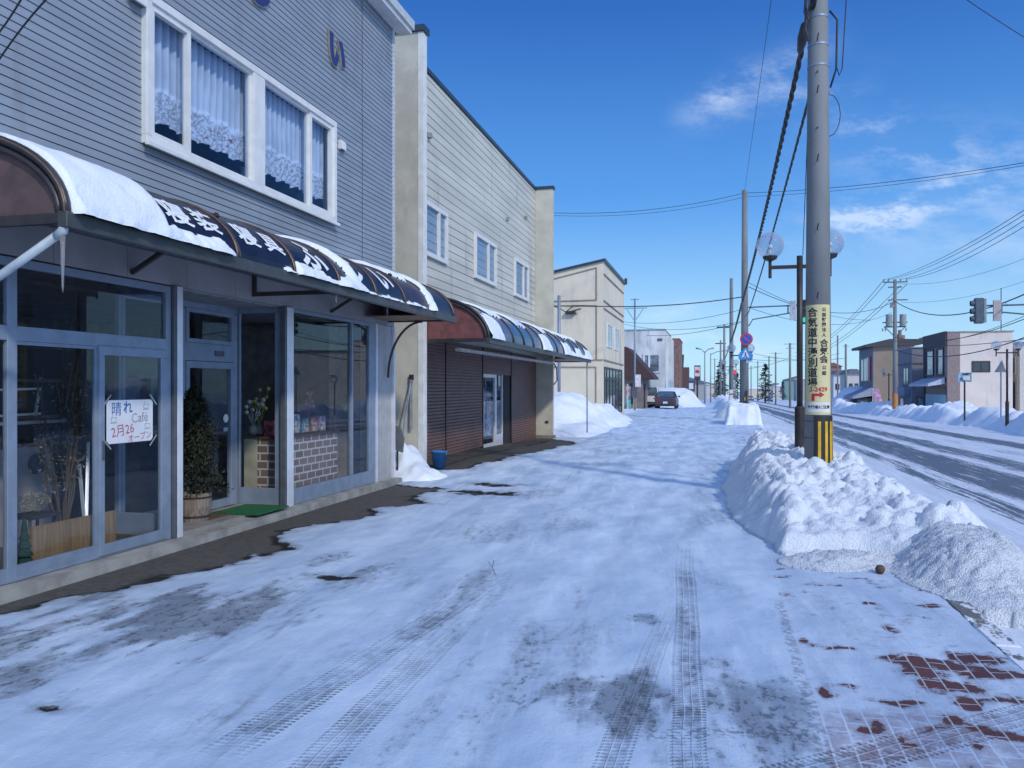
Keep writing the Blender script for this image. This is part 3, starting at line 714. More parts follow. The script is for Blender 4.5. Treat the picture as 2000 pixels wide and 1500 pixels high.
# shopfront frames
lf = MB(); a0, a1 = XA - .05, XA + .0
def stile(mb, u0, u1, z0, z1, x0=a0, x1=a1): mb.box(x0, x1, fy(u0, XA), fy(u1, XA), z0, z1)
stile(lf, 15, 34, .08, 2.70); stile(lf, 325, 334, .08, 2.70)
ya, yb = fy(34, XA), fy(325, XA)
lf.box(a0, a1 - .003, ya, yb, 2.03, 2.15); lf.box(a0, a1 - .003, ya, yb, 2.63, 2.70); lf.box(a0, a1 - .003, ya, yb, .08, .115)
lf.box(a0, a1, YA0 + .2, fy(-40, XA), .08, 2.70); lf.box(a0, a1 - .003, fy(-40, XA), fy(15, XA), .08, .2); lf.box(a0, a1 - .003, fy(-40, XA), fy(15, XA), 2.63, 2.7); lf.box(a0, a1 - .003, fy(-40, XA), fy(15, XA), 2.03, 2.15)
shopfront = lf.build('shopfront_frame', alu, shop, bevel=.003)
ymid = fy(196, XA)
sl = MB(); sl.box(XA - .045, XA - .018, ya, ymid - .0, .116, .205); sl.box(XA - .045, XA - .018, ya, ymid, 2.0, 2.029); sl.box(XA - .045, XA - .018, fy(188, XA), fy(203, XA), .2051, 2.0)
sl.build('sliding_sash', alu, shop)
sl = MB(); y2 = fy(203, XA); y3 = fy(313, XA)
sl.box(XA - .03, XA + .012, ymid - .02, yb - .004, .10, .20); sl.box(XA - .03, XA + .012, ymid - .02, yb - .004, 1.95, 2.035); sl.box(XA - .03, XA + .012, ymid - .02, y2, .2, 1.95); sl.box(XA - .03, XA + .012, y3, yb - .004, .2, 1.95)
door = sl.build('sliding_door', alu, shop, bevel=.003)
MB().box(XA - .012, XA - .006, y2 - .01, y3 + .01, .19, 1.96).build('door_pane', glass_m, door)
MB().box(XA + .012, XA + .02, fy(197.5, XA), fy(201, XA), .98, 1.16).build('pull', alu_dark, door)
for (a, b_, z0, z1) in [(ya, ymid - .03, .2, 2.01), (ya, yb, 2.14, 2.64), (fy(-40, XA), fy(15, XA), .19, 2.04), (fy(-40, XA), fy(15, XA), 2.14, 2.64)]:
    MB().box(XA - .036, XA - .03, a, b_, z0, z1).build('shop_pane', glass_m, shop)
# bright posts either side of the entrance
for (u0, u1) in ((340, 353), (556, 570)):
    o = MB().box(XA - .04, XA + .03, fy(u0, XA) + .02, fy(u1, XA), .075, 2.712).build('entrance_post', alu_bright, shop, bevel=.004)
    MB().box(XA - .04, XA + .026, fy(u0, XA) - .04, fy(u0, XA) + .018, .075, 2.711).build('shutter_guide', alu_dark, shop)
# right unit
yr0, yr1 = fy(570, XA), fy(733, XA); ym = fy(687.5, XA)
rf = MB(); rf.box(a0, a1, yr0 - .015, yr1, .08, .29); rf.box(a0, a1, yr0 - .015, yr1, 2.66, 2.712); rf.box(a0, a1 + .01, ym - .025, ym + .025, .291, 2.659); rf.box(a0, a1 + .003, fy(721, XA), yr1, .291, 2.659)
rf.box(a0 + .01, a1 - .01, yr0 - .014, yr0 + .012, .292, 2.658)
rf.build('display_window_frame', alu, shop, bevel=.003)
MB().box(XA - .03, XA - .024, yr0, ym - .02, .28, 2.67).build('shop_pane', glass_m, shop)
MB().box(XA - .03, XA - .024, ym + .02, fy(721, XA) + .01, .28, 2.67).build('shop_pane', glass_m, shop)
MB().box(XA - .05, XA + .02, yr1 + .002, yr1 + .06, .075, 2.712).build('window_post', alu_bright, shop)
MB().box(XA - .3, XA - .015, yr1 + .062, YA1 - .09, .06, 2.71).build('end_panel', mat('end_panel', (.42, .41, .41), .6, .08), shop)
MB().box(XA - .3, XA + .03, YA1 - .088, YA1 - .012, .06, 2.712).build('corner_post', alu_bright, shop)
MB().box(XA - .3, XA + .05, yr1 + .07, YA1 + .02, -.05, .058).build('corner_base', mat('corner_base', (.30, .22, .16), .8, .3), shop)
# recess
XR = -6.2; yl, yrr = fy(346, XA) + .03, 9.75
rc = MB(); rc.box(XR - .1, XA - .06, yl - .1, yrr + .03, -.05, .10); rc.build('entrance_floor', mat('entrance_tiles', (.28, .26, .24), .7, .15), shop)
MB().box(XR - .1, XA - .1, yl - .1, yrr + .05, 2.70, 2.76).build('entrance_ceiling', mat('soffit', (.25, .26, .28), .8), shop)
dw = MB(); xf0, xf1 = XR - .04, XR + .0
def yd(u): return fy(u, XR)
dw.box(xf0, xf1, yl, yrr - .04, 2.62, 2.70); dw.box(xf0, xf1, yl, yrr - .04, 1.98, 2.20); dw.box(xf0, xf1, yl, yl + .05, .1, 2.62)
d0, d1 = yd(362), yd(456)
dw.box(xf0, xf1 + .004, d0 - .05, d0, .1, 2.61); dw.box(xf0, xf1 + .004, d1, yrr - .05, .1, 2.61); dw.box(xf0, xf1, yl + .05, d0 - .051, .1, .25)
fe = dw.build('entrance_frame', alu, shop, bevel=.003)
dd = MB(); dd.box(xf0 - .01, xf1 + .015, d0 + .004, d0 + .07, .11, 1.975); dd.box(xf0 - .01, xf1 + .015, d1 - .07, d1 - .004, .11, 1.975); dd.box(xf0 - .01, xf1 + .013, d0 + .07, d1 - .07, 1.89, 1.975); dd.box(xf0 - .01, xf1 + .013, d0 + .07, d1 - .07, .11, .21)
door2 = dd.build('entrance_door', alu, shop, bevel=.003)
MB().box(XR - .022, XR - .016, d0 + .06, d1 - .06, .2, 1.9).build('door_pane', glass_m, door2)
v, f = text_verts('●', .16); q = MB(); q.lathe((0, 0, 0), [(.055, 0), (.055, .004)], 20)
q.v = [(XR - .012 + c_, d1 - .16 + a_2, 1.25 + b_2) for a_2, b_2, c_ in q.v]; q.build('round_sticker', mat('sticker_white', (.7, .72, .72), .5), door2)
MB().box(XR - .014, XR - .009, d1 - .21, d1 - .11, 1.08, 1.13).build('small_sticker', mat('sticker_blue', (.35, .5, .6), .5), door2)
MB().box(XR + .001, XR + .01, d1 - .42, d1 - .22, 2.05, 2.12).build('door_number_plate', alu_dark, fe)
tw = MB(); tw.box(xf0, xf1 + .012, d0 + .004, d1 - .004, 2.202, 2.25); tw.box(xf0, xf1 + .012, d0 + .004, d1 - .004, 2.57, 2.618); tw.box(xf0, xf1 + .011, d0 + .004, d0 + .06, 2.25, 2.57); tw.box(xf0, xf1 + .011, d1 - .06, d1 - .004, 2.25, 2.57)
tw_o = tw.build('transom_window', alu, shop); MB().box(XR - .02, XR - .014, d0 + .05, d1 - .05, 2.24, 2.58).build('pane', glass_m, tw_o)
MB().box(XR - .03, XR - .024, yl + .04, d0 - .04, .24, 1.99).build('shop_pane', glass_m, shop)
# side screens of the recess
for yy, nm_ in ((yrr, 'side_screen'), (yl - .05, 'side_screen')):
    sc_ = MB(); sc_.box(XR - .04, XA - .06, yy - .02, yy + .02, .1, .32); sc_.box(XR - .04, XA - .06, yy - .02, yy + .02, 2.64, 2.70); sc_.box(XR - .04, XR + .02, yy - .021, yy + .02, .32, 2.64); sc_.box(XA - .16, XA - .06, yy - .021, yy + .02, .32, 2.64)
    o = sc_.build(nm_, alu, shop, bevel=.003); MB().box(XR + .01, XA - .15, yy - .003, yy + .003, .31, 2.65).build('pane', glass_m, o)
MB().box(XR - .012, XR + .03, yl + .42, yl + .47, 1.45, 1.75).build('green_strip', mat('green_strip', (.03, .16, .09), .5), shop)
# interior
fl = MB(); fl.box(-10.5, XR - .1, YA0 + .1, YA1 - .2, -.0, .1); fl.box(XR - .1, XA - .06, YA0 + .1, yl - .11, 0, .1); fl.box(XR - .1, XA - .06, yrr + .031, YA1 - .2, 0, .1)
fl.build('shop_floor', mat('shop_floor', (.12, .10, .085), .5, .2), shop)
MB().box(-10.5, XR - .1, YA0 + .1, YA1 - .2, 2.76, 2.84).build('shop_ceiling', mat('shop_ceiling', (.25, .25, .25), .9), shop)
iw = MB(); iw.box(-10.6, -10.5, YA0 + .1, YA1 - .2, .1, 2.76); iw.box(-10.5, -5.8, YA1 - .24, YA1 - .17, .1, 2.76); iw.box(-10.5, -5.7, YA0 + .16, YA0 + .2, .1, 2.76)
iw.box(-8.6, -8.5, 4.5, 7.0, .1, 2.76)
iw.build('inner_wall', mat('inner_wall', (.20, .175, .15), .9), shop)
MB().box(-6.3, -6.2, YA1 - .9, YA1 - .26, .1, 2.7).build('inner_door', mat('inner_beige', (.32, .27, .20), .7), shop)

# ------------------------------------------------------------------ awnings
def awning(t, Xw, a, zb, b, ribs, cover, rim, rib_m, endmat, railh=.10, ribr=.008, seams=None, double=True, rail_m=None):
    N = 14
    def P(th, yy, o=0.0):
        c, s_ = math.cos(th), math.sin(th); nx, nz_ = c / a, s_ / b; L = math.hypot(nx, nz_)
        return (Xw + a * c + o * nx / L, yy, zb + b * s_ + o * nz_ / L)
    ths = [math.pi / 2 * k / N for k in range(N + 1)]
    for i in range(len(ribs) - 1):
        cv = MB(); y0, y1 = ribs[i] + .004, ribs[i + 1] - .004
        for k in range(N):
            cv.poly([P(ths[k], y0), P(ths[k], y1), P(ths[k + 1], y1), P(ths[k + 1], y0)])
            cv.poly([P(ths[k], y0, -.006), P(ths[k + 1], y0, -.006), P(ths[k + 1], y1, -.006), P(ths[k], y1, -.006)])
        cv.build('cover_panel', cover[i % len(cover)], t, smooth=True)
    for i, yy in enumerate(ribs):
        ends = i in (0, len(ribs) - 1)
        rb = MB()
        for dy in ((-.022, .022) if double else (0,)): rb.tube([P(th, yy + dy, .006) for th in ths], ribr, 6)
        if double: MB().tube([P(th, yy, .002) for th in ths], .018, 6).build('rib_core', rim, t, smooth=True)
        rb.build('rib', rib_m, t, smooth=True)
        if ends:
            ar = MB(); ar.tube([P(th, yy, .0) for th in ths], .032, 6); ar.tube([P(th, yy, -.06) for th in ths], .022, 6); ar.build('end_arch', rim, t, smooth=True)
            pn = MB(); pn.prism([P(th, yy + (.03 if i == 0 else -.03), -.07) for th in ths] + [(Xw, yy + (.03 if i == 0 else -.03), zb)], (0, .006, 0))
            pn.build('end_panel', endmat, t)
            MB().bar((Xw, yy, zb - .035), (Xw + a, yy, zb - .035), .045, .07).build('end_rail', rim, t)
    MB().box(Xw + a - .05, Xw + a + .03, ribs[0] - .03, ribs[-1] + .03, zb - railh, zb + .012).build('front_rail', rail_m or rim, t, bevel=.006)
    return P
cov1 = mat('awning_navy', (.012, .013, .026), .32, .3, 3, spec=.4); cov2 = mat('awning_brown', (.04, .022, .03), .32, .3, 3, spec=.4)
rim_m = mat('awning_rim', (.035, .033, .036), .4, .2); end_m = mat('awning_end', (.11, .07, .068), .6, .2)
rail_m = mat('awning_rail', (.055, .06, .06), .45, .15)
ribs1 = [4.68, 5.70, 6.75, 7.81, 8.86, 9.92, 10.95, 12.0, 13.17]
aw1 = thing('curved_awning', 'dark quarter-round awning with white brush lettering and patches of snow over the cafe front', 'awning', (XA, 9, 2.83))
ZB1 = 2.84
P1 = awning(aw1, XA + .02, 1.18, ZB1, .64, ribs1, [cov1] * 6 + [cov2, cov1], rim_m, copper_m, end_m, rail_m=rail_m)
lt = mat('lettering_white', (.82, .84, .86), .5, .04)
def aw_text(ch, yc, tc, size, bold, wsc=1.0):
    tx = MB()
    arc = 1.45
    def fn(a, b_): return P1(max(.02, tc * math.pi / 2 + b_ / arc * math.pi / 2), yc + a * wsc, .006)
    add_text(tx, ch, size, fn, bold, (1, .05)); tx.build('letter', lt, aw1)
aw_text('寝', 6.0, .30, .36, .008); aw_text('装', 6.42, .31, .36, .008); aw_text('寝', 7.06, .30, .36, .008); aw_text('具', 7.52, .29, .36, .008)
aw_text('ふ', 8.36, .31, .62, .018, .95); aw_text('じ', 9.42, .32, .66, .018, .95); aw_text('い', 10.44, .30, .60, .018, .95)
br = MB(); br.box(XA + .002, XA + .04, 8.92, 8.97, 2.76, 3.03); br.bar((XA + .04, 8.945, 2.79), (XA + 1.15, 8.945, 2.79), .035, .05); br.build('bracket', brown_m, aw1)
for yy in (6.80, 11.02):
    MB().bar((XA + .004, yy, 2.76), (XA + .95, yy, 3.28), .04, .04).build('strut', brown_m, aw1)
en = MB(); yy = ribs1[-1]; pts = []
for k in range(13):
    th = math.pi / 2 * k / 12; pts.append((XA + .03 + .62 * (1 - math.cos(th)), yy - .05, 1.82 + .95 * math.sin(th)))
en.tube(pts, .02, 8); en.build('curved_brace', brown_m, aw1, smooth=True)
MB().box(XA + .03, XA + 1.1, ribs1[-1] - 1.0, ribs1[-1] - .05, ZB1 - .05, ZB1 - .04).build('soffit_panel', mat('soffit_brown', (.22, .13, .08), .6), aw1)
gp = MB(); gp.tube([(XA + 1.17, 4.70, 2.78), (XA + 1.17, 4.68, 2.72), (XA + 1.12, 4.68, 2.68)], .034, 10); gp.tube([(XA + 1.14, 4.68, 2.70), (XA + .10, 4.68, 2.13)], .03, 12); gp.tube([(XA + .12, 4.68, 2.15), (XA + .06, 4.68, 2.05), (XA + .06, 4.68, .1)], .03, 10)
gp.build('drain_pipe', mat('drain_pipe', (.42, .48, .52), .35), aw1, smooth=True)
ic = bpy.data.materials.new('ice'); ic.use_nodes = True; bb = ic.node_tree.nodes['Principled BSDF']; bb.inputs['Transmission Weight'].default_value = .85; bb.inputs['Roughness'].default_value = .12; bb.inputs['IOR'].default_value = 1.3
def icicle(x, y, z, L, r, lab):
    i_ = MB(); i_.lathe((x, y, z - L), [(.001, 0), (r * .35, L * .1), (r * .5, L * .35), (r * .72, L * .5), (r * .75, L * .75), (r, L)], 10)
    tag(i_.build('icicle', ic, smooth=True), lab, 'icicle')
icicle(XA + 1.17, 4.68, 2.70, .40, .018, 'long thin icicle hanging below the drain pipe elbow at the awning corner')
icicle(XA + 1.18, 8.80, 2.77, .13, .012, 'short icicle on the lower edge of the lettered awning near its middle')

def snow_patch(name, label, Pf, ya, yb, field, thick, dy=.025, nt_=46, seed=0):
    """snow lying on the curved awning: field(Y, t) > 0 where snow lies"""
    ys = np.arange(ya, yb, dy); ts = np.linspace(0.0, 1, nt_)
    Yg, Tg = np.meshgrid(ys, ts); F = field(Yg, Tg)
    H = thick * np.clip(F / .12, 0, 1) ** .5 * (.75 + .5 * fb(Yg, Tg * 1.4, 5, 3, seed + 9)) + (.03 * sst((.15 - Tg) / .15)) * np.clip(F / .06, 0, 1) * (.3 + 1.6 * fb(Yg, Tg * 3, 9, 4, seed + 3)) * (F > 0)
    mb = MB(); id_ = -np.ones(F.shape, int)
    M = F > 0; M2 = M.copy(); M2[1:] |= M[:-1]; M2[:-1] |= M[1:]; M2[:, 1:] |= M[:, :-1]; M2[:, :-1] |= M[:, 1:]
    for j in range(F.shape[0]):
        for i in range(F.shape[1]):
            if M2[j, i]:
                id_[j, i] = len(mb.v)
                p = Pf(max(Tg[j, i], 0) * math.pi / 2, Yg[j, i], .004 + (max(H[j, i], 0) if M[j, i] else -.008))
                mb.v.append((p[0], p[1], p[2] + min(Tg[j, i], 0) * 1.2))
    for j in range(F.shape[0] - 1):
        for i in range(F.shape[1] - 1):
            q = (id_[j, i], id_[j, i + 1], id_[j + 1, i + 1], id_[j + 1, i])
            if min(q) >= 0 and (M[j, i] or M[j, i + 1] or M[j + 1, i] or M[j + 1, i + 1]): mb.f.append(q)
    o = mb.build(name, snow, None, smooth=True); return tag(o, label, 'snow', None, 'stuff')
def f1(Y, T):
    n = (fb(Y, T * 1.5, 3, 4, 300) - .5) * .3 + (fb(Y, T * 1.5, 12, 3, 310) - .5) * .16
    top = np.interp(Y, [4.7, 4.75, 5.62, 5.66, 5.7, 6.1, 6.45, 6.6, 6.62, 7.5, 7.6, 7.75, 7.8, 7.82, 8.3, 8.8, 8.9, 9.1, 9.5, 9.9, 10, 10.4, 10.9, 11.0, 11.9, 12.0, 12.6, 13.1, 13.15],
                    [.0, 1.2, 1.2, .9, .17, .17, .19, .08, -.3, -.3, .05, .05, -.2, .30, .20, .09, .20, .26, .12, .06, .08, .06, .0, .08, .04, .10, -.02, -.04, -.3])
    f = (np.where(Y > 5.68, top * np.where(Y > 7.7, .55, .72), top) - T) + n * .40
    streak = .45 - np.abs(((Y - 8.98) - .32 * (1 - T)) / .09) * .3; streak = np.where((Y > 8.88) & (Y < 9.9), streak * .5 + n * .7 - .04, -1)
    hi = np.where((Y > 11.0) & (Y < 13.0), (T - .72) + n * .9 + .02 + .22 * np.exp(-((Y - 11.5) / .3) ** 2) - .1 * (Y > 12.4), -1)
    hi2 = -1 + 0 * Y
    pc = np.where((Y > 11.95) & (Y < 12.4), .2 - np.abs(Y - 12.05 - .12 * T) * 1.4 + n * .5 - .05, -1)
    return np.maximum.reduce([f, streak, hi, hi2, pc])
snow_patch('awning_snow', 'snow lying in patches on the lettered awning, thickest on its first panel', P1, 4.7, 13.16, f1, .055, seed=5)

# ================================================================== CREAM SHOP (second)
XB = -6.12; XWg = -5.5; YB0, YB1 = 14.9, 27.8; ZB = 8.5
b2 = thing('cream_shop', 'cream two-storey shop with lap siding, projecting end walls and brown roller shutters', 'building', (XB, 21, 0))
cream = mat('cream_siding', (.58, .57, .50), .6, .10, 1.0, .05, 30, stretch=(1, .3, 2)); stucco = mat('cream_stucco', (.54, .52, .44), .85, .1, 2, .6, 45)
stain(cream, (.26, .25, .22), .5, .56, 1.3, (1, 2.6, .22)); stain(stucco, (.30, .28, .22), .45, .56, 1.0, (1, 1, .3))
s = MB(); siding(s, XB, YB0 + .2, YB1 - .02, 2.9, ZB - .02, .195, .014, .012); s.box(XB - .2, XB - .02, YB0 + .2, YB1, 2.75, ZB); s.build('siding_wall', cream, b2)
MB().box(-15, XWg, YB0, YB0 + .2, -.1, ZB + .02).build('end_wall', stucco, b2)
MB().box(-15, XWg, YB1, YB1 + .2, -.3, ZB + .02).build('end_wall', stucco, b2)
MB().box(XWg - .09, XWg + .012, YB0 - .008, YB0 + .205, 0, ZB + .01).build('corner_strip', mat('corner_strip', (.72, .72, .68), .6, .08), b2)
MB().box(-15, -14.8, YB0 + .2, YB1, 0, ZB).build('rear_wall', stucco, b2)
MB().box(-15, XB - .2, YB0 + .2, YB1, ZB - .3, ZB - .1).build('roof', mat('roof2', (.2, .2, .22), .6), b2)
cp = MB(); cap_m = mat('roof_cap', (.03, .05, .07), .4)
cp.box(XB - .22, XB + .05, YB0 + .2, YB1 - .02, ZB, ZB + .09); cp.box(-15, XWg + .05, YB0 - .05, YB0 + .26, ZB + .022, ZB + .14); cp.box(-15, XWg + .04, YB1 - .04, YB1 + .25, ZB + .022, ZB + .12)
cp.build('roof_cap', cap_m, b2)
for (u0, u1) in ((824, 869), (924, 965), (1002, 1029)):
    y0, y1 = fy(u0, XB), fy(u1, XB)
    win_x(b2, XB + .014, y0, y1, 4.50, 5.68, 1, white_f, glass_b, mull=[y0 + (y1 - y0) * .62], fw=.09, dep=.07)
    # curtain behind
rooms = MB(); rooms.box(XB - .015, XB - .012, 16, 27.4, 4.4, 5.8); rooms.build('window_curtains', mat('curt_b', (.35, .42, .5), .8, .5, 1.2, stretch=(1, 6, .2)), b2)
for (u, v) in ((988, 428), (1024, 425), (835, 265)):
    yy, zz = fy(u, XB), fz(u, v, XB); MB().box(XB + .014, XB + .09, yy - .07, yy + .07, zz - .05, zz + .05).build('wall_vent', mat('vent_dirty', (.3, .3, .28), .7), b2)
# shutters
sh = mat('shutter_brown', (.16, .085, .072), .5, .10, 3)
def shutter(y0, y1, z0, z1, nm_='roller_shutter'):
    mb = MB(); z = z0; X = XB + .02
    while z < z1 - .001:
        t_ = min(z + .075, z1); mb.poly([(X, y0, z), (X, y1, z), (X + .014, y1, z + .02), (X + .014, y0, z + .02)]); mb.poly([(X + .014, y0, z + .02), (X + .014, y1, z + .02), (X + .012, y1, t_ - .008), (X + .012, y0, t_ - .008)])
        mb.poly([(X + .012, y0, t_ - .008), (X + .012, y1, t_ - .008), (X, y1, t_), (X, y0, t_)]); z = t_
    return mb.build(nm_, sh, b2)
e0 = [fy(u, XB) for u in (826, 868, 941, 996, 1041)]
shutter(YB0 + .2, e0[1] - .03, .06, 2.7); shutter(e0[1] + .03, e0[2] - .05, .06, 2.7); shutter(e0[2] - .0, e0[3] - .0, 2.02, 2.7); shutter(e0[3] + .05, YB1 - .0, -.15, 2.7)
gd = MB()
for yy in (e0[1], e0[2] - .025, e0[3] + .025): gd.box(XB + .0, XB + .05, yy - .025, yy + .025, -.1, 2.72)
gd.build('shutter_guide', mat('guide_dark', (.03, .025, .025), .5), b2)
bw = MB(); bw.box(XB - .2, XB - .02, YB0 + .2, e0[2], 0, 2.75); bw.box(XB - .2, XB - .02, e0[3], YB1, -.2, 2.75); bw.box(XB - .2, XB - .02, e0[2], e0[3], 2.1, 2.75); bw.build('lower_wall', stucco, b2)
dr = MB(); X = XB
yc = (e0[2] + e0[3]) / 2 - .1
dr.box(X - .06, X + .0, e0[2], e0[2] + .08, -.05, 2.02); dr.box(X - .06, X, yc - .09, yc + .09, -.05, 2.02); dr.box(X - .06, X, e0[2] + .08, yc - .09, 1.93, 2.02); dr.box(X - .06, X, e0[2] + .08, yc - .09, -.05, .1)
dr.box(X - .06, X, yc + .09, yc + .75, -.05, .3); dr.box(X - .06, X, yc + .75, yc + .8, -.05, 2.02)
do = dr.build('shop_door', alu_bright, b2); MB().box(X - .04, X - .03, e0[2] + .07, yc + .76, 0, 2.0).build('pane', glass_m, do)
MB().box(X - 1.6, X - 1.5, e0[2] - .3, e0[3] + .3, -.1, 2.3).build('inner_wall', dark_m, b2)
MB().box(X - 1.5, X - .07, e0[2], e0[3], -.1, -.04).build('door_floor', mat('entry_floor', (.35, .37, .4), .6), b2)
MB().box(X - .6, X + .0, e0[3] - .7, e0[3], -.04, 2.0).build('dark_panel', dark_m, b2)
for i, (zz, c) in enumerate(((.95, (.75, .25, .35)), (.5, (.70, .28, .36)))):
    yy = yc + .2; MB().box(X - .3, X - .26, yy, yy + .42, zz, zz + .36).build('poster', mat('poster_pink%d' % i, c, .6, .3, 9), b2)
    MB().box(X - .3, X - .265, yy + .43, yy + .62, zz, zz + .36).build('poster', mat('poster_lime', (.35, .45, .05), .6, .3, 9), b2)
MB().box(X - .09, X - .08, e0[2] + .15, yc - .2, .3, 1.5).build('poster', mat('poster_white', (.5, .5, .55), .6, .5, 7), b2)
MB().box(X - .2, XWg + .06, YB1 - .03, YB1 + .24, -.3, -.0).build('end_wall_base', mat('wall_base', (.28, .25, .22), .9, .3), b2)
MB().box(XWg - .25, XWg - .15, YB1 - .03, YB1 - .002, .42, .5).build('outdoor_tap', brown_m, b2)
aw2 = thing('curved_awning', 'blue-black quarter-round awning streaked with snow above the brown shutters', 'awning', (XWg, 21, 2.6))
cov3 = mat('awning_blueblack', (.03, .05, .10), .16, .4, 2, spec=.8); cov4 = mat('awning_purple', (.07, .06, .09), .2, .4, 2, spec=.8)
end2 = mat('awning_end_red', (.20, .075, .075), .5, .2)
ribs2 = [15.13 + k * (28.1 - 15.13) / 13 for k in range(14)]
P2 = awning(aw2, XWg - .0, 1.26, 2.60, .82, ribs2, [cov3, cov4, cov3], rim_m, mat('rib_black', (.03, .03, .035), .4), end2, ribr=.02, double=False, rail_m=rail_m)
MB().box(XB + .05, XWg, ribs2[0] + .1, YB1, 3.36, 3.42).build('top_board', rim_m, aw2)
MB().box(XB + .06, XWg - .0, ribs2[0] + .08, ribs2[0] + .11, 2.58, 3.36).build('end_panel', end2, aw2)
MB().box(-5.2, -5.08, 16.0, 25.8, 2.40, 2.46).build('lamp_strip', mat('lamp_strip', (.62, .6, .56), .5), aw2)
MB().box(XWg + .1, XWg + 1.2, 25.5, 28.0, 2.56, 2.57).build('soffit_panel', mat('soffit_brown2', (.16, .07, .06), .6), aw2)
pp = at(1147, 709, 28.3); MB().tube([(pp.x, 28.05, 2.55), (pp.x, 28.05, .1)], .022, 8).build('support_post', alu, aw2, smooth=True)
MB().tube([(XWg + .02, YB1 + .1, 2.5), (XWg + .12, YB1 + .1, 2.3), (XWg + .13, YB1 + .1, 1.9), (XWg + .02, YB1 + .1, 1.75)], .02, 6).build('hook_brace', brown_m, aw2, smooth=True)
def f2(Y, T):
    k = np.floor((Y - 15.13) / .998).astype(int); ph = (Y - 15.13) / .998 - k
    hi = np.array([-.5, .55, -.5, .55, .25, -.1, .5, .30, .45, .5, .30, .5, .35, 0])[np.clip(k, 0, 13)]
    lo = np.array([.42, -.5, -.2, .0, .0, .32, -.2, .0, .26, .1, .2, .1, .26, 0])[np.clip(k, 0, 13)]
    n = (fb(Y, T * 1.5, 3, 4, 330) - .5) * .6 + (fb(Y, T * 1.5, 11, 3, 331) - .5) * .35
    edge = np.minimum(ph, 1 - ph) * 3.0
    a = np.where(hi > -.2, np.minimum(T - (1 - hi) + n * .5, edge + n * .3 + .1), -1); b = np.where(lo > 0, np.minimum(lo - T + n * .3, edge + n * .3), -1)
    return np.maximum(a, b)
snow_patch('awning_snow', 'snow strips left on the panels of the blue-black awning', P2, 15.15, 28.05, f2, .05, dy=.04, nt_=30, seed=50)

# ================================================================== BEIGE BUILDING (third)
b3 = thing('beige_building', 'beige two-storey building with sloping dark-edged roof beyond the snow pile', 'building', (-5.52, 45, 0))
beige = mat('beige_wall', (.74, .66, .51), .8, .05, .8, .2, 30); trim_m = mat('trim_brown', (.30, .22, .19), .7)
stain(beige, (.38, .34, .30), .35, .56, .8, (1, 1, .3)); Yc, Ye = 40.9, 50.5; Xc = -5.52
w3 = MB(); w3.prism([(Xc, Yc, -.4), (Xc, Yc, 8.0), (-14.5, Yc, 6.2), (-14.5, Yc, -.4)], (0, Ye - Yc, 0)); w3.build('wall', beige, b3)
rf = MB(); rf.prism([(Xc + .12, Yc - .12, 7.99), (Xc + .12, Yc - .12, 8.11), (-14.6, Yc - .12, 6.29), (-14.6, Yc - .12, 6.17)], (0, Ye - Yc + .3, 0)); rf.build('roof', cap_m, b3)
MB().tube([(Xc + .1, Ye, 8.0), (Xc + .1, Ye, 8.35)], .09, 8).build('roof_vent', brown_m, b3)
# trims: camera side
t3 = MB()
def hl(u0, v0, u1, v1):   # strip on the camera-facing wall, plane Y=Yc
    def q(u, v):
        # intersect plane Y=Yc
        Xq = (u - 1400) * (Yc * CA) / (1649.24 + (u - 1400) * SA); d = Yc * CA - Xq * SA; return Vector((Xq, Yc - .02, EYE + (757 - v) * d / 1600))
    t3.bar(q(u0, v0), q(u1, v1), .05, .05)
for a in [(1040, 556, 1165, 523), (1165, 523, 1165, 586), (1165, 586, 1040, 590), (1040, 597, 1165, 597), (1165, 597, 1165, 702), (1060, 703, 1178, 703), (1060, 717, 1164, 717), (1164, 717, 1164, 800)]: hl(*a)
def sl_(u0, v0, u1, v1): t3.bar((Xc + .02, fy(u0, Xc), fz(u0, v0, Xc)), (Xc + .02, fy(u1, Xc), fz(u1, v1, Xc)), .06, .06)
for a in [(1178.5, 535, 1217, 573), (1178.5, 587, 1217, 618), (1178.5, 602, 1217, 629), (1178.5, 703, 1217, 713)]: sl_(*a)
t3.build('trim_line', trim_m, b3)
for (u0, u1, v0, v1) in ((1185, 1195, 631, 681), (1200, 1208, 640, 685)):
    y0, y1 = fy(u0, Xc), fy(u1, Xc); win_x(b3, Xc, y0, y1, 3.75, 5.0, 1, white_f, pane_sky, mull=[(y0 + y1) / 2], fw=.08)
win_x(b3, Xc, fy(1178.5, Xc) + .2, fy(1214, Xc), .2, 2.7, 1, mat('dark_frame', (.05, .045, .045), .5), pane_dark, mull=[fy(u, Xc) for u in (1184, 1190, 1196, 1202, 1208)], fw=.12, trans=[2.1], name='glazed_front')
cmn = MB(); cmn.box(-7.4, -6.9, Yc - .25, Yc, 5.35, 5.5); cmn.bar((-7.2, Yc - .2, 5.45), (-6.6, Yc - .25, 5.6), .06, .06); cmn.build('wall_floodlight', brown_m, b3)

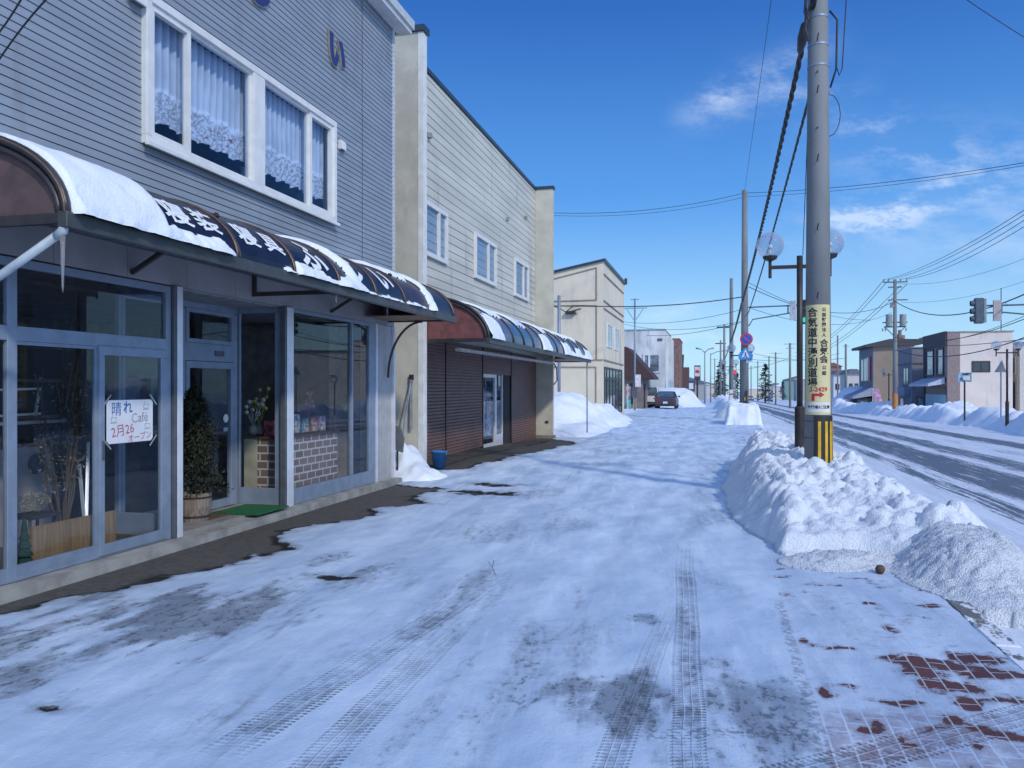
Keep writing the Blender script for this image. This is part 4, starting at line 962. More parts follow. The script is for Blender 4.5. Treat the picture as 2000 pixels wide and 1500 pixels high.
# hut with brown mansard
hy0, hy1 = 68, 76
hut = thing('small_house', 'low grey hut with a steep brown overhanging roof behind the beige building', 'house', (-7, 72, 0))
MB().box(-12, -5.9, hy0, hy1, -.6, 2.6).build('wall', mat('hut_wall', (.22, .19, .19), .8, .15, 2), hut)
rr = MB(); rr.prism([(-5.0, hy0 - .4, 2.35), (-5.0, hy0 - .4, 2.5), (-7.2, hy0 - .4, 5.0), (-12.5, hy0 - .4, 5.15), (-12.5, hy0 - .4, 2.35)], (0, 6, 0)); rr.build('roof', mat('hut_roof', (.07, .035, .033), .7, .15, 3, .3, 20, stretch=(1, 1, 4)), hut)
win_y(hut, hy0, -7.0, -6.7, .3, 2.0, brown_m, pane_dark); win_y(hut, hy0, -9.6, -9.0, .2, 1.9, brown_m, pane_dark)
win_x(hut, -5.9, 69, 69.8, -.2, 2.0, 1, brown_m, pane_dark, name='door')
o = MB().box(-6.55, -6.5, hy0 - 1.2, hy0 - .9, .0, 1.1).box(-6.4, -6.35, hy0 - 1.2, hy0 - .9, 0, 1.1).build('a_board', mat('yellow_board', (.62, .42, .05), .5)); tag(o, 'small yellow folding board by the wall of the grey hut', 'sign board')
bn_ = MB(); bn_.tube([at(1226, 800, 60), at(1226, 750, 60)], .03, 8); p = at(1226, 770, 60)
o = thing('vertical_banner', 'pink and teal vertical banner standing beside the grey hut', 'banner', tuple(p))
bn_.build('pole', white_f, o); MB().box(p.x - .12, p.x + .22, p.y, p.y + .03, .9, 1.75).build('cloth', mat('banner_pink', (.55, .4, .45), .7, .4, 5), o); MB().box(p.x - .12, p.x + .22, p.y, p.y + .03, .1, .895).build('cloth', mat('banner_teal', (.12, .42, .45), .7, .3, 5), o)
# white mottled building
wb = thing('white_building', 'tall white weather-stained concrete building with a recessed balcony', 'building', (-5.3, 92, 0))
stain_w = mat('stained_white', (.62, .64, .64), .85, .18, .5, stretch=(1, 1, .35))
stain(stain_w, (.22, .24, .25), .6, .53, .9, (1, 1, .3))
MB().box(-22, -5.35, 88, 100, -1, 7.75).build('wall', stain_w, wb); MB().box(-5.35, -4.95, 91, 99, -1, 7.2).build('front_bay', stain_w, wb)
MB().box(-22.1, -5.3, 87.9, 100.1, 7.75, 7.87).build('parapet', mat('parapet', (.35, .37, .38), .8), wb)
p0, p1 = at(1255, 728, 86.5), at(1290, 690, 86.5); win_y(wb, 88, p0.x, p1.x, p0.z, p1.z, stain_w, pane_sky, mull=[p0.x + .7 * (p1.x - p0.x) / 2], fw=.2, dep=.15, name='balcony')
MB().box(p0.x + .2, p1.x - .2, 87.88, 87.95, p0.z + .75, p0.z + .85).build('balcony_rail', alu_dark, wb); MB().box(p1.x - 1.0, p1.x - .4, 87.7, 87.86, p0.z + .25, p0.z + .7).build('outdoor_unit', alu_dark, wb)
win_x(wb, -4.95, 91.5, 92.5, 4.6, 6.9, 1, stain_w, pane_dark); MB().box(-5.0, -4.5, 88.5, 89.4, 1.0, 2.4).build('sign_box', mat('signbox', (.35, .45, .55), .5), wb)
o = MB().box(-6.1, -5.6, 87.92, 87.99, 6.6, 6.85).build('wall_light', alu_dark, wb)
# brick tower etc
bt = thing('brick_building', 'narrow dark red brick building behind the white stained building', 'building', (-5.3, 122, 0))
MB().box(-12, -5.05, 116, 126, -1.5, 8.3).build('wall', mat('brick_wall', (.24, .14, .12), .85, .2, 2), bt); MB().box(-14, -7.4, 112, 115.9, -1.5, 7.6).build('pale_wing', mat('pale_wing', (.6, .6, .62), .8), bt)
MB().box(-12.1, -4.98, 115.95, 126.1, 8.3, 8.5).build('parapet', mat('brick_cap', (.3, .12, .1), .8), bt)
o2 = thing('roadside_shop', 'distant tan roadside shop with a tall narrow sign tower', 'building', (-5.5, 145, -1))
MB().box(-13, -6.2, 141, 150, -2, 5).build('wall', mat('tan_far', (.42, .32, .24), .8, .2), o2); MB().box(-6.1, -4.7, 146, 148, -2, 5.2).build('sign_tower', mat('tower_brown', (.12, .07, .07), .7), o2); MB().tube([(-5.9, 146, 5.2), (-5.8, 146, 7.4)], .3, 6).build('chimney', brown_m, o2)
MB().box(-13.2, -6.0, 140.6, 150, 5.0, 5.9).build('roof_board', mat('roof_blue', (.15, .22, .36), .6), o2)
win_y(o2, 141, -12, -7, .5, 3.0, brown_m, pane_dark, mull=[-10, -8.5])
sp = at(1362, 770, 120); psg = thing('pole_sign', 'white and red square advertising sign on a dark pole in the distance', 'sign', tuple(sp))
MB().tube([(sp.x, sp.y, -2), (sp.x, sp.y, 3.0)], .14, 8).build('pole', brown_m, psg); MB().box(sp.x - .45, sp.x + .45, sp.y - .1, sp.y + .1, 2.7, 4.9).build('sign_box', mat('sign_dark', (.06, .07, .12), .5), psg)
MB().box(sp.x - .38, sp.x + .38, sp.y - .12, sp.y - .101, 3.3, 4.7).build('sign_face', mat('sign_white', (.75, .7, .72), .5), psg); MB().box(sp.x - .3, sp.x + .3, sp.y - .135, sp.y - .121, 3.8, 4.2).build('sign_stripe', mat('sign_red', (.6, .06, .08), .5), psg)
s2 = at(1350, 750, 135); o = thing('pole_sign', 'small square black and white sign beside the distant tan shop', 'sign', tuple(s2)); MB().box(s2.x - .6, s2.x + .6, s2.y, s2.y + .2, 1.0, 2.8).build('sign_box', mat('sign_dark', (0, 0, 0)), o); MB().box(s2.x - .35, s2.x + .35, s2.y - .02, s2.y, 1.4, 2.4).build('sign_face', white_f, o); MB().tube([(s2.x, s2.y, 1), (s2.x, s2.y, -2)], .08, 6).build('pole', brown_m, o)

# ================================================================== RIGHT SIDE BUILDINGS
def px_on_Y(u, v, Y):
    Xq = (u - 1400) * (Y * CA) / (1649.24 + (u - 1400) * SA); d = Y * CA - Xq * SA; return Vector((Xq, Y, EYE + (757 - v) * d / 1600))
XR9 = 17.5
y9a, y9b = fy(1850, XR9), fy(1806, XR9); z9 = 5.95
b9 = thing('cream_building', 'pale cream two-storey building with a brown street front and sky-blue shutter, across the road', 'building', (XR9, y9a, -.5))
wall9 = mat('cream_plain', (.72, .63, .56), .85, .05, .6); stain(wall9, (.36, .30, .27), .4, .55, .9, (1, 1, .3)); br9 = mat('brown_pilaster', (.27, .21, .20), .8, .1)
xr = px_on_Y(1978, 700, y9a).x
MB().box(XR9 + .9, xr, y9a, y9b + 2, -1, z9).build('wall', wall9, b9); MB().box(XR9, XR9 + .9, y9a - .05, y9b, -1, z9 + .02).build('pilaster', br9, b9)
MB().box(XR9 - .15, XR9 - .01, y9a + .0, y9b, z9 - 1.0, z9 + .12).build('eaves', mat('eaves_dark', (.05, .045, .05), .7), b9)
MB().box(XR9 - .05, xr + .1, y9a - .1, y9b + 2.05, z9 + .021, z9 + .1).build('roof', mat('roof9', (.4, .36, .34), .8), b9)
p0, p1 = px_on_Y(1898, 727, y9a), px_on_Y(1934, 705, y9a); win_y(b9, y9a, p0.x, p1.x, p0.z, p1.z, brown_m, pane_dark, mull=[(p0.x + p1.x) / 2], fw=.1)
MB().box(XR9 - .12, XR9 - .001, y9b - .5, y9b, -.5, z9).build('side_pier', mat('pier_dark', (.05, .03, .04), .8), b9)
for a, b_ in ((.12, .42), (.55, .92)): win_x(b9, XR9, y9a + (y9b - y9a) * a, y9a + (y9b - y9a) * b_, 2.6, z9 - 1.1, -1, mat('frame_dk', (.05, .04, .06), .6), pane_sky, fw=.15, dep=.1)
cn = MB(); cn.prism([(XR9 - .1, y9a + .3, 2.45), (XR9 - .1, y9a + .3, 1.95), (XR9 - 1.3, y9a + .3, 1.75), (XR9 - 1.3, y9a + .3, 1.95)], (0, y9b - y9a - .4, 0)); cn.build('canopy', mat('canopy_blue', (.45, .5, .6), .6), b9)
MB().box(XR9 - .06, XR9 - .002, y9a + .2, y9b - .6, 1.1, 1.74).build('beam', brown_m, b9)
MB().box(XR9 - .09, XR9 - .004, y9a + .25, y9b - .65, -.8, 1.09).build('garage_shutter', mat('shutter_sky', (.22, .42, .55), .5, .1, 1, stretch=(1, 8, .1)), b9)
MB().tube([(xr - .2, y9a + 2, z9), (xr - .2, y9a + 2, z9 + 3.6)], .035, 6).tube([(xr - .6, y9a + 2, z9 + 2.4), (xr + .2, y9a + 2, z9 + 2.4)], .025, 4).build('antenna', alu_dark, b9)
# B8
y8a, y8b = fy(1781, XR9), fy(1754, XR9); z8 = 5.3
b8 = thing('slate_building', 'slate-coloured narrow building between the tan and the pale cream buildings across the road', 'building', (XR9, y8a, -.5))
w8 = mat('slate_wall', (.20, .20, .24), .8, .1, .8); MB().box(XR9, 24, y8a, y8b - .05, -1.2, z8).build('wall', w8, b8)
MB().box(XR9 - .12, 24, y8a - .1, y8b - .06, z8, z8 + .12).build('parapet', mat('slate_cap', (.28, .3, .36), .7), b8); MB().box(XR9 - .06, 23.5, y8a - .05, y8b - .06, z8 - 1.5, z8 - 1.35).build('band', mat('slate_band', (.1, .1, .13), .7), b8)
win_x(b8, XR9, y8a + 1.2, y8a + 3.6, 1.9, 3.6, -1, brown_m, pane_sky, mull=[y8a + 2.4], fw=.12)
MB().box(XR9 - .5, XR9 - .01, y8a + .8, y8a + 4.0, .9, 1.7).build('balcony', mat('slate_blue', (.22, .26, .36), .7), b8)
win_x(b8, XR9, y8a + 3.3, y8a + 5, -.8, .7, -1, alu_dark, pane_dark, name='door'); win_y(b8, y8a, XR9 + .4, XR9 + 1.6, -.6, .8, brown_m, pane_sky)
# B7
y7a, y7b = fy(1706, XR9), fy(1679, XR9); z7 = 6.85
b7 = thing('tan_building', 'tan two-storey building with dark eaves and a red and white upstairs sign, across the road', 'building', (XR9, y7a, -.8))
w7 = mat('tan_wall', (.30, .235, .18), .85, .08, .6); x7 = px_on_Y(1785, 700, y7a).x
MB().box(XR9, x7, y7a, y7b, -1.5, z7 - .3).build('wall', w7, b7); ro = MB(); ro.prism([(XR9 - .9, y7a - .6, z7 - .55), (XR9 - .9, y7a - .6, z7 - .25), (XR9 + 1.6, y7a - .6, z7 + .35), (x7 + .8, y7a - .6, z7 + .3), (x7 + .8, y7a - .6, z7 - .3)], (0, y7b - y7a + 1, 0))
ro.build('roof', mat('eaves7', (.07, .065, .075), .7), b7)
MB().box(XR9 - .06, XR9 - .001, y7a, y7b, -1.5, z7 - .56).build('front_cladding', mat('front_blue', (.16, .19, .26), .7), b7)
win_x(b7, XR9 - .06, y7a + 1, y7b - 1.2, 2.3, 5.3, -1, brown_m, pane_sky, mull=[y7a + 3.4, y7a + 6], fw=.18)
MB().box(XR9 - .2, XR9 - .115, y7a + 1.2, y7a + 2.2, 2.5, 5.2).build('red_strip', mat('red_strip', (.6, .05, .1), .5), b7); MB().box(XR9 - .2, XR9 - .115, y7a + 2.3, y7a + 3.3, 2.5, 5.2).build('white_strip', white_f, b7)
cn = MB(); cn.prism([(XR9 - .1, y7a + .1, 1.7), (XR9 - .1, y7a + .1, .7), (XR9 - 2.2, y7a + .1, .35), (XR9 - 2.2, y7a + .1, .6)], (0, y7b - y7a, 0)); cn.build('porch_roof', mat('porch', (.30, .34, .42), .6), b7)
MB().box(XR9 - 1.6, XR9 - .07, y7a + .5, y7b - .5, -1.5, .45).build('porch', mat('porch_dark', (.06, .055, .06), .7), b7)
MB().tube([(XR9 + 3.2, y7a + 2, z7 + .3), (XR9 + 3.2, y7a + 2, z7 + .9)], .55, 8).tube([(XR9 + 3.2, y7a + 2, z7 + .9), (XR9 + 3.2, y7a + 2, z7 + 1.5)], .2, 8).build('chimney', mat('chimney', (.3, .18, .16), .8), b7)
p = px_on_Y(1712, 765, y7a - 2)
ban = thing('shop_banner', 'small pink flag banner by the corner of the tan building', 'banner', tuple(p)); MB().tube([(p.x - .4, p.y, -1), (p.x - .4, p.y, 1.6)], .03, 6).build('pole', white_f, ban)
MB().prism([(p.x - .4, p.y, 1.5), (p.x + .25, p.y, 1.5), (p.x + .6, p.y, .1), (p.x - .1, p.y, .0)], (0, .02, 0)).build('cloth', mat('pink_cloth', (.55, .32, .5), .7, .3, 3), ban)
# buildings further right, mostly outside the frame (seen reflected in the shop windows)
def plain_house(label, x0, x1, y0, y1, h, wc, rc, gable=True, wins=3):
    t = thing('street_building', label, 'building', ((x0 + x1) / 2, (y0 + y1) / 2, 0), None)
    g0 = G(x0, y0) - .4
    MB().box(x0, x1, y0, y1, g0, h).build('wall', wc, t)
    if gable: MB().prism([(x0 - .4, y0 - .3, h - .05), (x0 - .4, y0 - .3, h + .1), ((x0 + x1) / 2, y0 - .3, h + 1.5), (x1 + .4, y0 - .3, h + .1), (x1 + .4, y0 - .3, h - .05)], (0, y1 - y0 + .6, 0)).build('roof', rc, t)
    else: MB().box(x0 - .15, x1 + .15, y0 - .15, y1 + .15, h, h + .2).build('roof', rc, t)
    for k in range(wins):
        ya_ = y0 + (k + .25) * (y1 - y0) / wins; yb_ = ya_ + .5 * (y1 - y0) / wins
        win_x(t, x0, ya_, yb_, h * .55, h * .82, -1, white_f, pane_sky, mull=[(ya_ + yb_) / 2], fw=.08); win_x(t, x0, ya_, yb_, .5 + g0, h * .42, -1, alu, pane_dark, mull=[(ya_ + yb_) / 2], fw=.08)
    return t
rc_ = mat('roof_grey', (.14, .15, .18), .6); rcs = mat('roof_rust', (.22, .10, .08), .6)
pale = mat('pale_house', (.55, .53, .5), .8, .08); grey_h = mat('grey_house', (.36, .36, .37), .8, .08); cream_h = mat('cream_house', (.6, .55, .45), .8, .08)
plain_house('pale low building at the right edge behind the snow pile', 22.9, 33, 71.5, 82, 5.0, pale, rc_, False)
plain_house('grey house beyond the right edge, reflected in the cafe windows', 19, 28, 26, 34, 6.2, grey_h, rcs)
plain_house('cream house beyond the right edge, reflected in the cafe windows', 19, 28, 12, 22, 6.8, cream_h, rc_)
# far houses on the right beyond the side street
for (u0, u1, vt, d, wc, rc2, lab) in [(1655, 1680, 725, 150, pale, rc_, 'pale far house just left of the tan building'), (1628, 1656, 727, 165, mat('white_house', (.66, .66, .68), .8), rc_, 'white far house with dark windows left of the pale far house'),
                                      (1606, 1642, 712, 190, mat('red_house', (.35, .16, .13), .8), rcs, 'far red-brown house behind the white far house')]:
    a, b_ = at(u0, 0, d), at(u1, 0, d); Y = a.y; h = EYE + (757 - vt) * d / 1600
    t = thing('far_house', lab, 'house', (a.x, Y, -1.2)); MB().box(a.x, b_.x, Y, Y + 9, -3, h - .5).build('wall', wc, t); MB().prism([(a.x - .4, Y - .4, h - .5), (b_.x + .4, Y - .4, h - .5), ((a.x + b_.x) / 2 + .5, Y - .4, h + .4), ((a.x + b_.x) / 2 - .5, Y - .4, h + .4)], (0, 9.8, 0)).build('roof', rc2, t)
    W = b_.x - a.x
    for k in (.12, .55): win_y(t, Y, a.x + W * k, a.x + W * (k + .28), 1.2, 2.4, brown_m, pane_dark, fw=.15)
# row of low far houses near the vanishing point
for i, (u, d, wd, h, c) in enumerate([(1340, 170, 8, 3.6, grey_h), (1352, 230, 9, 4, pale), (1368, 300, 10, 5, cream_h), (1386, 380, 10, 5, grey_h), (1400, 430, 9, 4.5, mat('far_orange', (.5, .3, .2), .8)), (1592, 230, 10, 6, grey_h), (1560, 270, 9, 6.5, mat('far_green', (.2, .32, .3), .8)),
                                      (1535, 330, 10, 5, pale), (1515, 400, 12, 6, grey_h), (1478, 470, 12, 5, cream_h), (1495, 520, 14, 6, mat('red_house', (0, 0, 0)))]):
    p = at(u, 757, d); t = thing('distant_house', 'distant low house near the end of the street, number %d from the left' % (i + 1), 'house', (p.x, p.y, G(p.x, p.y)))
    t['label'] = ['grey distant house beyond the tan roadside shop', 'pale distant house left of the square pole sign', 'cream distant house between pole sign and street lamps', 'grey distant house beside the left street lamps', 'orange-walled distant house at the end of the pavement',
                  'grey distant house just left of the near lamp post', 'green distant house with sign band left of the lamp post', 'pale distant house behind the conifer', 'grey distant house right of the conifer trunk', 'cream distant house beyond the far white car', 'red distant house at the far end of the road'][i]
    g0 = G(p.x, p.y); MB().box(p.x - wd / 2, p.x + wd / 2, p.y, p.y + 8, g0 - 2, g0 + h).build('wall', c, t); MB().prism([(p.x - wd / 2 - .4, p.y - .4, g0 + h), (p.x + wd / 2 + .4, p.y - .4, g0 + h), (p.x, p.y - .4, g0 + h + 1.4)], (0, 8.8, 0)).build('roof', snow if i % 2 else rc_, t)

# ================================================================== POLES, LAMPS, SIGNALS
def conc_pole(label, x, y, top, r0, r1, steps=True, z0=None):
    t = thing('utility_pole', label, 'utility pole', (x, y, G(x, y)), 'concrete utility poles along the left kerb')
    z0 = G(x, y) - .3
    MB().tube([(x, y, z0), (x, y, z0 + (top - z0) * .5), (x, y, top)], [r0, (r0 + r1) / 2, r1], 28).build('shaft', pole_m, t, smooth=True)
    return t
P1X, P1Y = 1.415, 12.52
pl = conc_pole('nearest large concrete utility pole with cream sign plate and yellow-black guard', P1X, P1Y, 11.6, .196, .100)
fdir = Vector((-P1X, -P1Y, 0)).normalized(); rgt = Vector((-fdir.y, fdir.x, 0))  # towards camera, and viewer's right
rgt = Vector((CA, SA, 0)); rgt = (rgt - fdir * rgt.dot(fdir)).normalized()
def prad(z): return .196 + (z + .3) / 11.9 * (.100 - .196)
def on_pole(th, z, o): r = prad(z) + o; return (P1X + (fdir.x * math.cos(th) + rgt.x * math.sin(th)) * r, P1Y + (fdir.y * math.cos(th) + rgt.y * math.sin(th)) * r, z)
def wrap(th0, th1, z0, z1, o, mb=None, n=18):
    mb = mb or MB()
    for k in range(n):
        a, b_ = th0 + (th1 - th0) * k / n, th0 + (th1 - th0) * (k + 1) / n
        mb.poly([on_pole(a, z0, o), on_pole(b_, z0, o), on_pole(b_, z1, o), on_pole(a, z1, o)])
    mb.poly([on_pole(th0, z0, o), on_pole(th0, z1, o), on_pole(th0, z1, 0), on_pole(th0, z0, 0)]); mb.poly([on_pole(th1, z0, o), on_pole(th1, z1, o), on_pole(th1, z1, 0), on_pole(th1, z0, 0)])
    for zq in (z0, z1):
        for k in range(n):
            a, b_ = th0 + (th1 - th0) * k / n, th0 + (th1 - th0) * (k + 1) / n; mb.poly([on_pole(a, zq, o), on_pole(b_, zq, o), on_pole(b_, zq, 0), on_pole(a, zq, 0)])
    return mb
plate_c = mat('plate_cream', (.66, .58, .31), .45, .05); ink = mat('ink_black', (.015, .015, .02), .6); ink_r = mat('ink_red', (.5, .02, .02), .5)
zt, zbm = 2.83, 1.265
sgp = wrap(-1.12, 1.08, zbm, zt, .008).build('sign_plate', plate_c, pl)
wrap(-.85, .95, 1.30, 1.44, .0105).build('white_label', white_f, sgp)
def ptxt(mb, s_, x, z, size, bold=.0, o=.012):
    add_text(mb, s_, size, lambda a, b_: on_pole((x + a) / prad(z), z + b_, o), bold, (0, .02))
tb = MB()
for i, ch in enumerate('合気道中湧別道場'): ptxt(tb, ch, -.075, 2.725 - i * .143, .142, .0025)
tb.build('large_lettering', ink, sgp); tb = MB()
for i, ch in enumerate('公益財団法人'): ptxt(tb, ch, .078, 2.76 - i * .072, .062, .0016)
for i, ch in enumerate('合気会'): ptxt(tb, ch, .080, 2.285 - i * .115, .118, .003)
for i, ch in enumerate('公認'): ptxt(tb, ch, .082, 1.935 - i * .078, .062, .0015)
tb.build('small_lettering', ink, sgp); tb = MB()
ptxt(tb, '歩行者に注意', .01, 1.375, .052, .0012, .0135)
tb.build('label_lettering', ink, sgp)
rb = MB(); ptxt(rb, '2-2429', .005, 1.625, .085, .002)
def pq(pts, mb):
    mb.poly([on_pole(a / .185, z, .012) for a, z in pts])
pq([(-.085, 1.46), (-.045, 1.46), (-.045, 1.53), (-.085, 1.53)], rb); [pq([(-.085 + k * .021, 1.531), (-.064 + k * .021, 1.531), (-.064 + k * .021, 1.565), (-.085 + k * .021, 1.565)], rb) for k in range(5)]; pq([(.02, 1.505), (.052, 1.5265), (.052, 1.5705), (.02, 1.592)], rb); pq([(.052, 1.5265), (.085, 1.548), (.052, 1.5705)], rb)
rb.build('red_lettering', ink_r, sgp)
gu = wrap(-.28, 2.0, .55, 1.245, .012).build('pole_guard', mat('guard_black', (.02, .02, .022), .5), pl)
for a in (.0, .50, .93, 1.3):
    wrap(a, a + .20, .555, 1.17, .016, n=4).build('yellow_stripe', mat('guard_yellow', (.75, .45, .02), .45), gu)
for z in (1.16, .92): wrap(-3.1, 3.1, z, z + .012, .004, n=30).build('strap', alu_dark, pl)
for z in (6.95, 6.55, 6.25): wrap(-3.1, 3.1, z, z + .03, .006, n=30).build('band', alu, pl)
for i, z in enumerate((2.93, 3.9, 4.88, 5.35, 5.86, 6.15, 6.6)):
    st = MB(); q = Vector(on_pole(-.05, z, 0)); 
    if i in (3, 5): st.tube([q, q + fdir * .02], .012, 8)
    else: st.tube([q, q + fdir * .06 + Vector((0, 0, .015)), q + fdir * .09 + rgt * .015 + Vector((0, 0, .07))], .009, 6)
    st.build('step_bolt', brown_m, pl)
for zc, rr_ in ((6.9, .13), (6.62, .1)):
    o = MB().tube([(P1X - .14, P1Y - .1, zc), (P1X - .19, P1Y - .14, zc + .12), (P1X - .17, P1Y - .1, zc + .35)], .025, 6).build('clamp', brown_m, pl)
lp = MB(); lp.tube([on_pole(1.5, 7.05, .02), on_pole(1.5, 6.9, .12), on_pole(1.5, 6.2, .10), on_pole(1.5, 5.95, .02)], .014, 6); lp.tube([on_pole(1.5, 7.3, .25), on_pole(1.5, 6.2, .18), on_pole(1.5, 6.1, .14), on_pole(1.5, 6.25, .10)], .008, 5)
lp.tube([on_pole(1.5, 5.9, .0)] + [on_pole(1.5, 5.55 + .3 * math.cos(t_), .0 + .15 * math.sin(t_)) for t_ in np.linspace(0, math.pi, 9)], .006, 5)
lp.build('cable_loop', wire_m, pl, smooth=True)
P2X, P2Y = 1.31, 41.2
pl2 = conc_pole('second concrete utility pole with round no-parking sign', P2X, P2Y, 11.2, .20, .125)
P3X, P3Y = 1.16, 69.5; pl3 = conc_pole('third concrete utility pole, slimmer with the distance, behind the second', P3X, P3Y, 10.6, .20, .13)
P4X, P4Y = 1.0, 117; pl4 = conc_pole('fourth, distant utility pole with a small crossarm at its top', P4X, P4Y, 10.4, .2, .14)
MB().box(P4X - 1.0, P4X + 1.0, P4Y - .1, P4Y + .1, 9.9, 10.1).build('crossarm', brown_m, pl4)
P5X, P5Y = .7, 160; pl5 = conc_pole('fifth, very distant utility pole with small crossarms', P5X, P5Y, 10.6, .2, .14); MB().box(P5X - 1.0, P5X + 1.0, P5Y - .1, P5Y + .1, 9.9, 10.1).build('crossarm', brown_m, pl5)
# signs on pole 2
np_ = thing('no_parking_sign', 'round red and blue no-parking sign on the second concrete pole', 'road sign', (P2X + .1, P2Y - .25, 3.8))
sx, sy, sz = P2X + .07, P2Y - .28, 3.98
def disc(mb, r, y, n=28): mb.v += [(sx + r * math.cos(2 * math.pi * k / n), y, sz + r * math.sin(2 * math.pi * k / n)) for k in range(n)]; i = len(mb.v) - n; mb.f.append(tuple(range(i, i + n))); return mb
MB().prism([(sx + .3 * math.cos(a), sy, sz + .3 * math.sin(a)) for a in np.linspace(0, 2 * math.pi, 29)[:-1]], (0, .02, 0)).build('rim', mat('sign_red2', (.62, .05, .06), .45), np_)
disc(MB(), .225, sy - .004).build('blue_field', mat('sign_blue', (.02, .10, .50), .45), np_)
MB().bar((sx - .17, sy - .008, sz + .17), (sx + .17, sy - .008, sz - .17), .004, .055).build('red_slash', mat('sign_red2', (0, 0, 0)), np_)
cs = thing('crossing_sign', 'blue pedestrian crossing sign under the no-parking sign', 'road sign', (P2X, P2Y - .3, 3.2))
bl = mat('sign_blue_light', (.05, .28, .62), .45)
q = MB(); cz = 3.22
q.prism([(P2X - .28, P2Y - .27, cz - .22), (P2X + .34, P2Y - .27, cz - .22), (P2X + .38, P2Y - .27, cz + .0), (P2X + .03, P2Y - .27, cz + .36), (P2X - .32, P2Y - .27, cz + .0)], (0, .02, 0)); q.build('plate', bl, cs)
q = MB(); q.prism([(P2X + .03, P2Y - .28, cz + .27), (P2X + .22, P2Y - .28, cz - .12), (P2X - .16, P2Y - .28, cz - .12)], (0, .005, 0)); q.build('white_triangle', white_f, cs)
q = MB(); q.tube([(P2X + .03, P2Y - .285, cz + .12), (P2X + .03, P2Y - .285, cz - .02)], .03, 6); q.tube([(P2X + .03, P2Y - .285, cz - .02), (P2X - .05, P2Y - .285, cz - .11)], .02, 5); q.tube([(P2X + .03, P2Y - .285, cz - .02), (P2X + .11, P2Y - .285, cz - .11)], .02, 5); q.build('walking_figure', mat('sign_blue', (0, 0, 0)), cs)
q = MB(); q.prism([(P2X + .05, P2Y - .22, cz - .42), (P2X + .36, P2Y - .22, cz - .3), (P2X + .36, P2Y - .22, cz - .1), (P2X + .05, P2Y - .22, cz - .1)], (0, .02, 0)); q.build('lower_plate', mat('sign_steel', (.35, .5, .6), .5), cs)
MB().box(P2X - .02, P2X + .14, P2Y - .24, P2Y - .2, 1.02, 1.2).build('push_box', mat('push_yellow', (.7, .45, .1), .5), cs)
MB().tube([(P2X + .08, P2Y - .24, 0), (P2X + .08, P2Y - .24, 1.5)], .05, 8).build('conduit', brown_m, cs)

def make_lamp():
    t = thing('globe_lamp', 'x', 'street lamp', (0, 0, 0), 'double-globe street lamps')
    MB().tube([(0, 0, -.3), (0, 0, 1.33), (0, 0, 1.36)], [.078, .078, .055], 14).build('base', post_m, t, smooth=False)
    MB().tube([(0, 0, 1.3), (0, 0, 3.74)], .047, 14).build('post', post_m, t, smooth=True)
    MB().bar((-.46, 0, 3.57), (.46, 0, 3.57), .05, .055).build('arm', post_m, t)
    for s_ in (-1, 1):
        st_ = MB().tube([(.45 * s_, 0, 3.40), (.45 * s_, 0, 3.70)], .026, 10); st_.lathe((.45 * s_, 0, 3.70), [(.03, -.03), (.10, .0), (.115, .04), (.115, .055)], 18)
        st_.build('holder', post_m, t)
        g_ = MB(); g_.sphere((.45 * s_, 0, 3.92), .212, 26, 16); g_.build('globe', globe_m, t, smooth=True)
        MB().tube([(.45 * s_, 0, 3.75), (.45 * s_, 0, 3.84)], .02, 8).sphere((.45 * s_, 0, 3.90), .04, 12, 8).build('bulb', white_f, t, smooth=True)
    return t
globe_m = bpy.data.materials.new('clear_globe'); globe_m.use_nodes = True; nt = globe_m.node_tree; nt.nodes.clear()
o_ = nt.nodes.new('ShaderNodeOutputMaterial'); tr_ = nt.nodes.new('ShaderNodeBsdfTransparent'); gl_ = nt.nodes.new('ShaderNodeBsdfGlossy'); df_ = nt.nodes.new('ShaderNodeBsdfTranslucent')
tr_.inputs[0].default_value = (.97, .98, .99, 1); gl_.inputs['Roughness'].default_value = .05; df_.inputs[0].default_value = (.8, .8, .85, 1)
lw = nt.nodes.new('ShaderNodeLayerWeight'); lw.inputs[0].default_value = .35
m1 = nt.nodes.new('ShaderNodeMixShader'); m2 = nt.nodes.new('ShaderNodeMixShader')
nt.links.new((E(nt, lw.outputs['Facing']) * .30 + .26).s, m1.inputs[0]); nt.links.new(tr_.outputs[0], m1.inputs[1]); nt.links.new(df_.outputs[0], m1.inputs[2])
nt.links.new((E(nt, lw.outputs['Fresnel']) * .22).clamp().s, m2.inputs[0]); nt.links.new(m1.outputs[0], m2.inputs[1]); nt.links.new(gl_.outputs[0], m2.inputs[2]); nt.links.new(m2.outputs[0], o_.inputs[0])
lamp0 = make_lamp()
lamps = [(1562, 13.0, 0, 'nearest brown street lamp with two clear globes, just behind the nearest concrete pole'), (1447, 40.0, -.35, 'second double-globe lamp standing at the second concrete pole'), (1425.5, 62, -.35, 'third double-globe lamp, between the second and third heaps of kerb snow'),
         (1416, 85, -.5, 'fourth double-globe lamp, small in the distance on the left kerb'), (1967, 37.4, -.33, 'double-globe lamp at the right edge in front of the high snow pile'), (1736, 76, -.75, 'double-globe lamp in front of the tan building across the road')]
for i, (u, d, z, lab) in enumerate(lamps):
    o = lamp0 if i == 0 else copy_tree(lamp0); p = at(u, 757, d); o.location = (p.x, p.y, z); o['label'] = lab

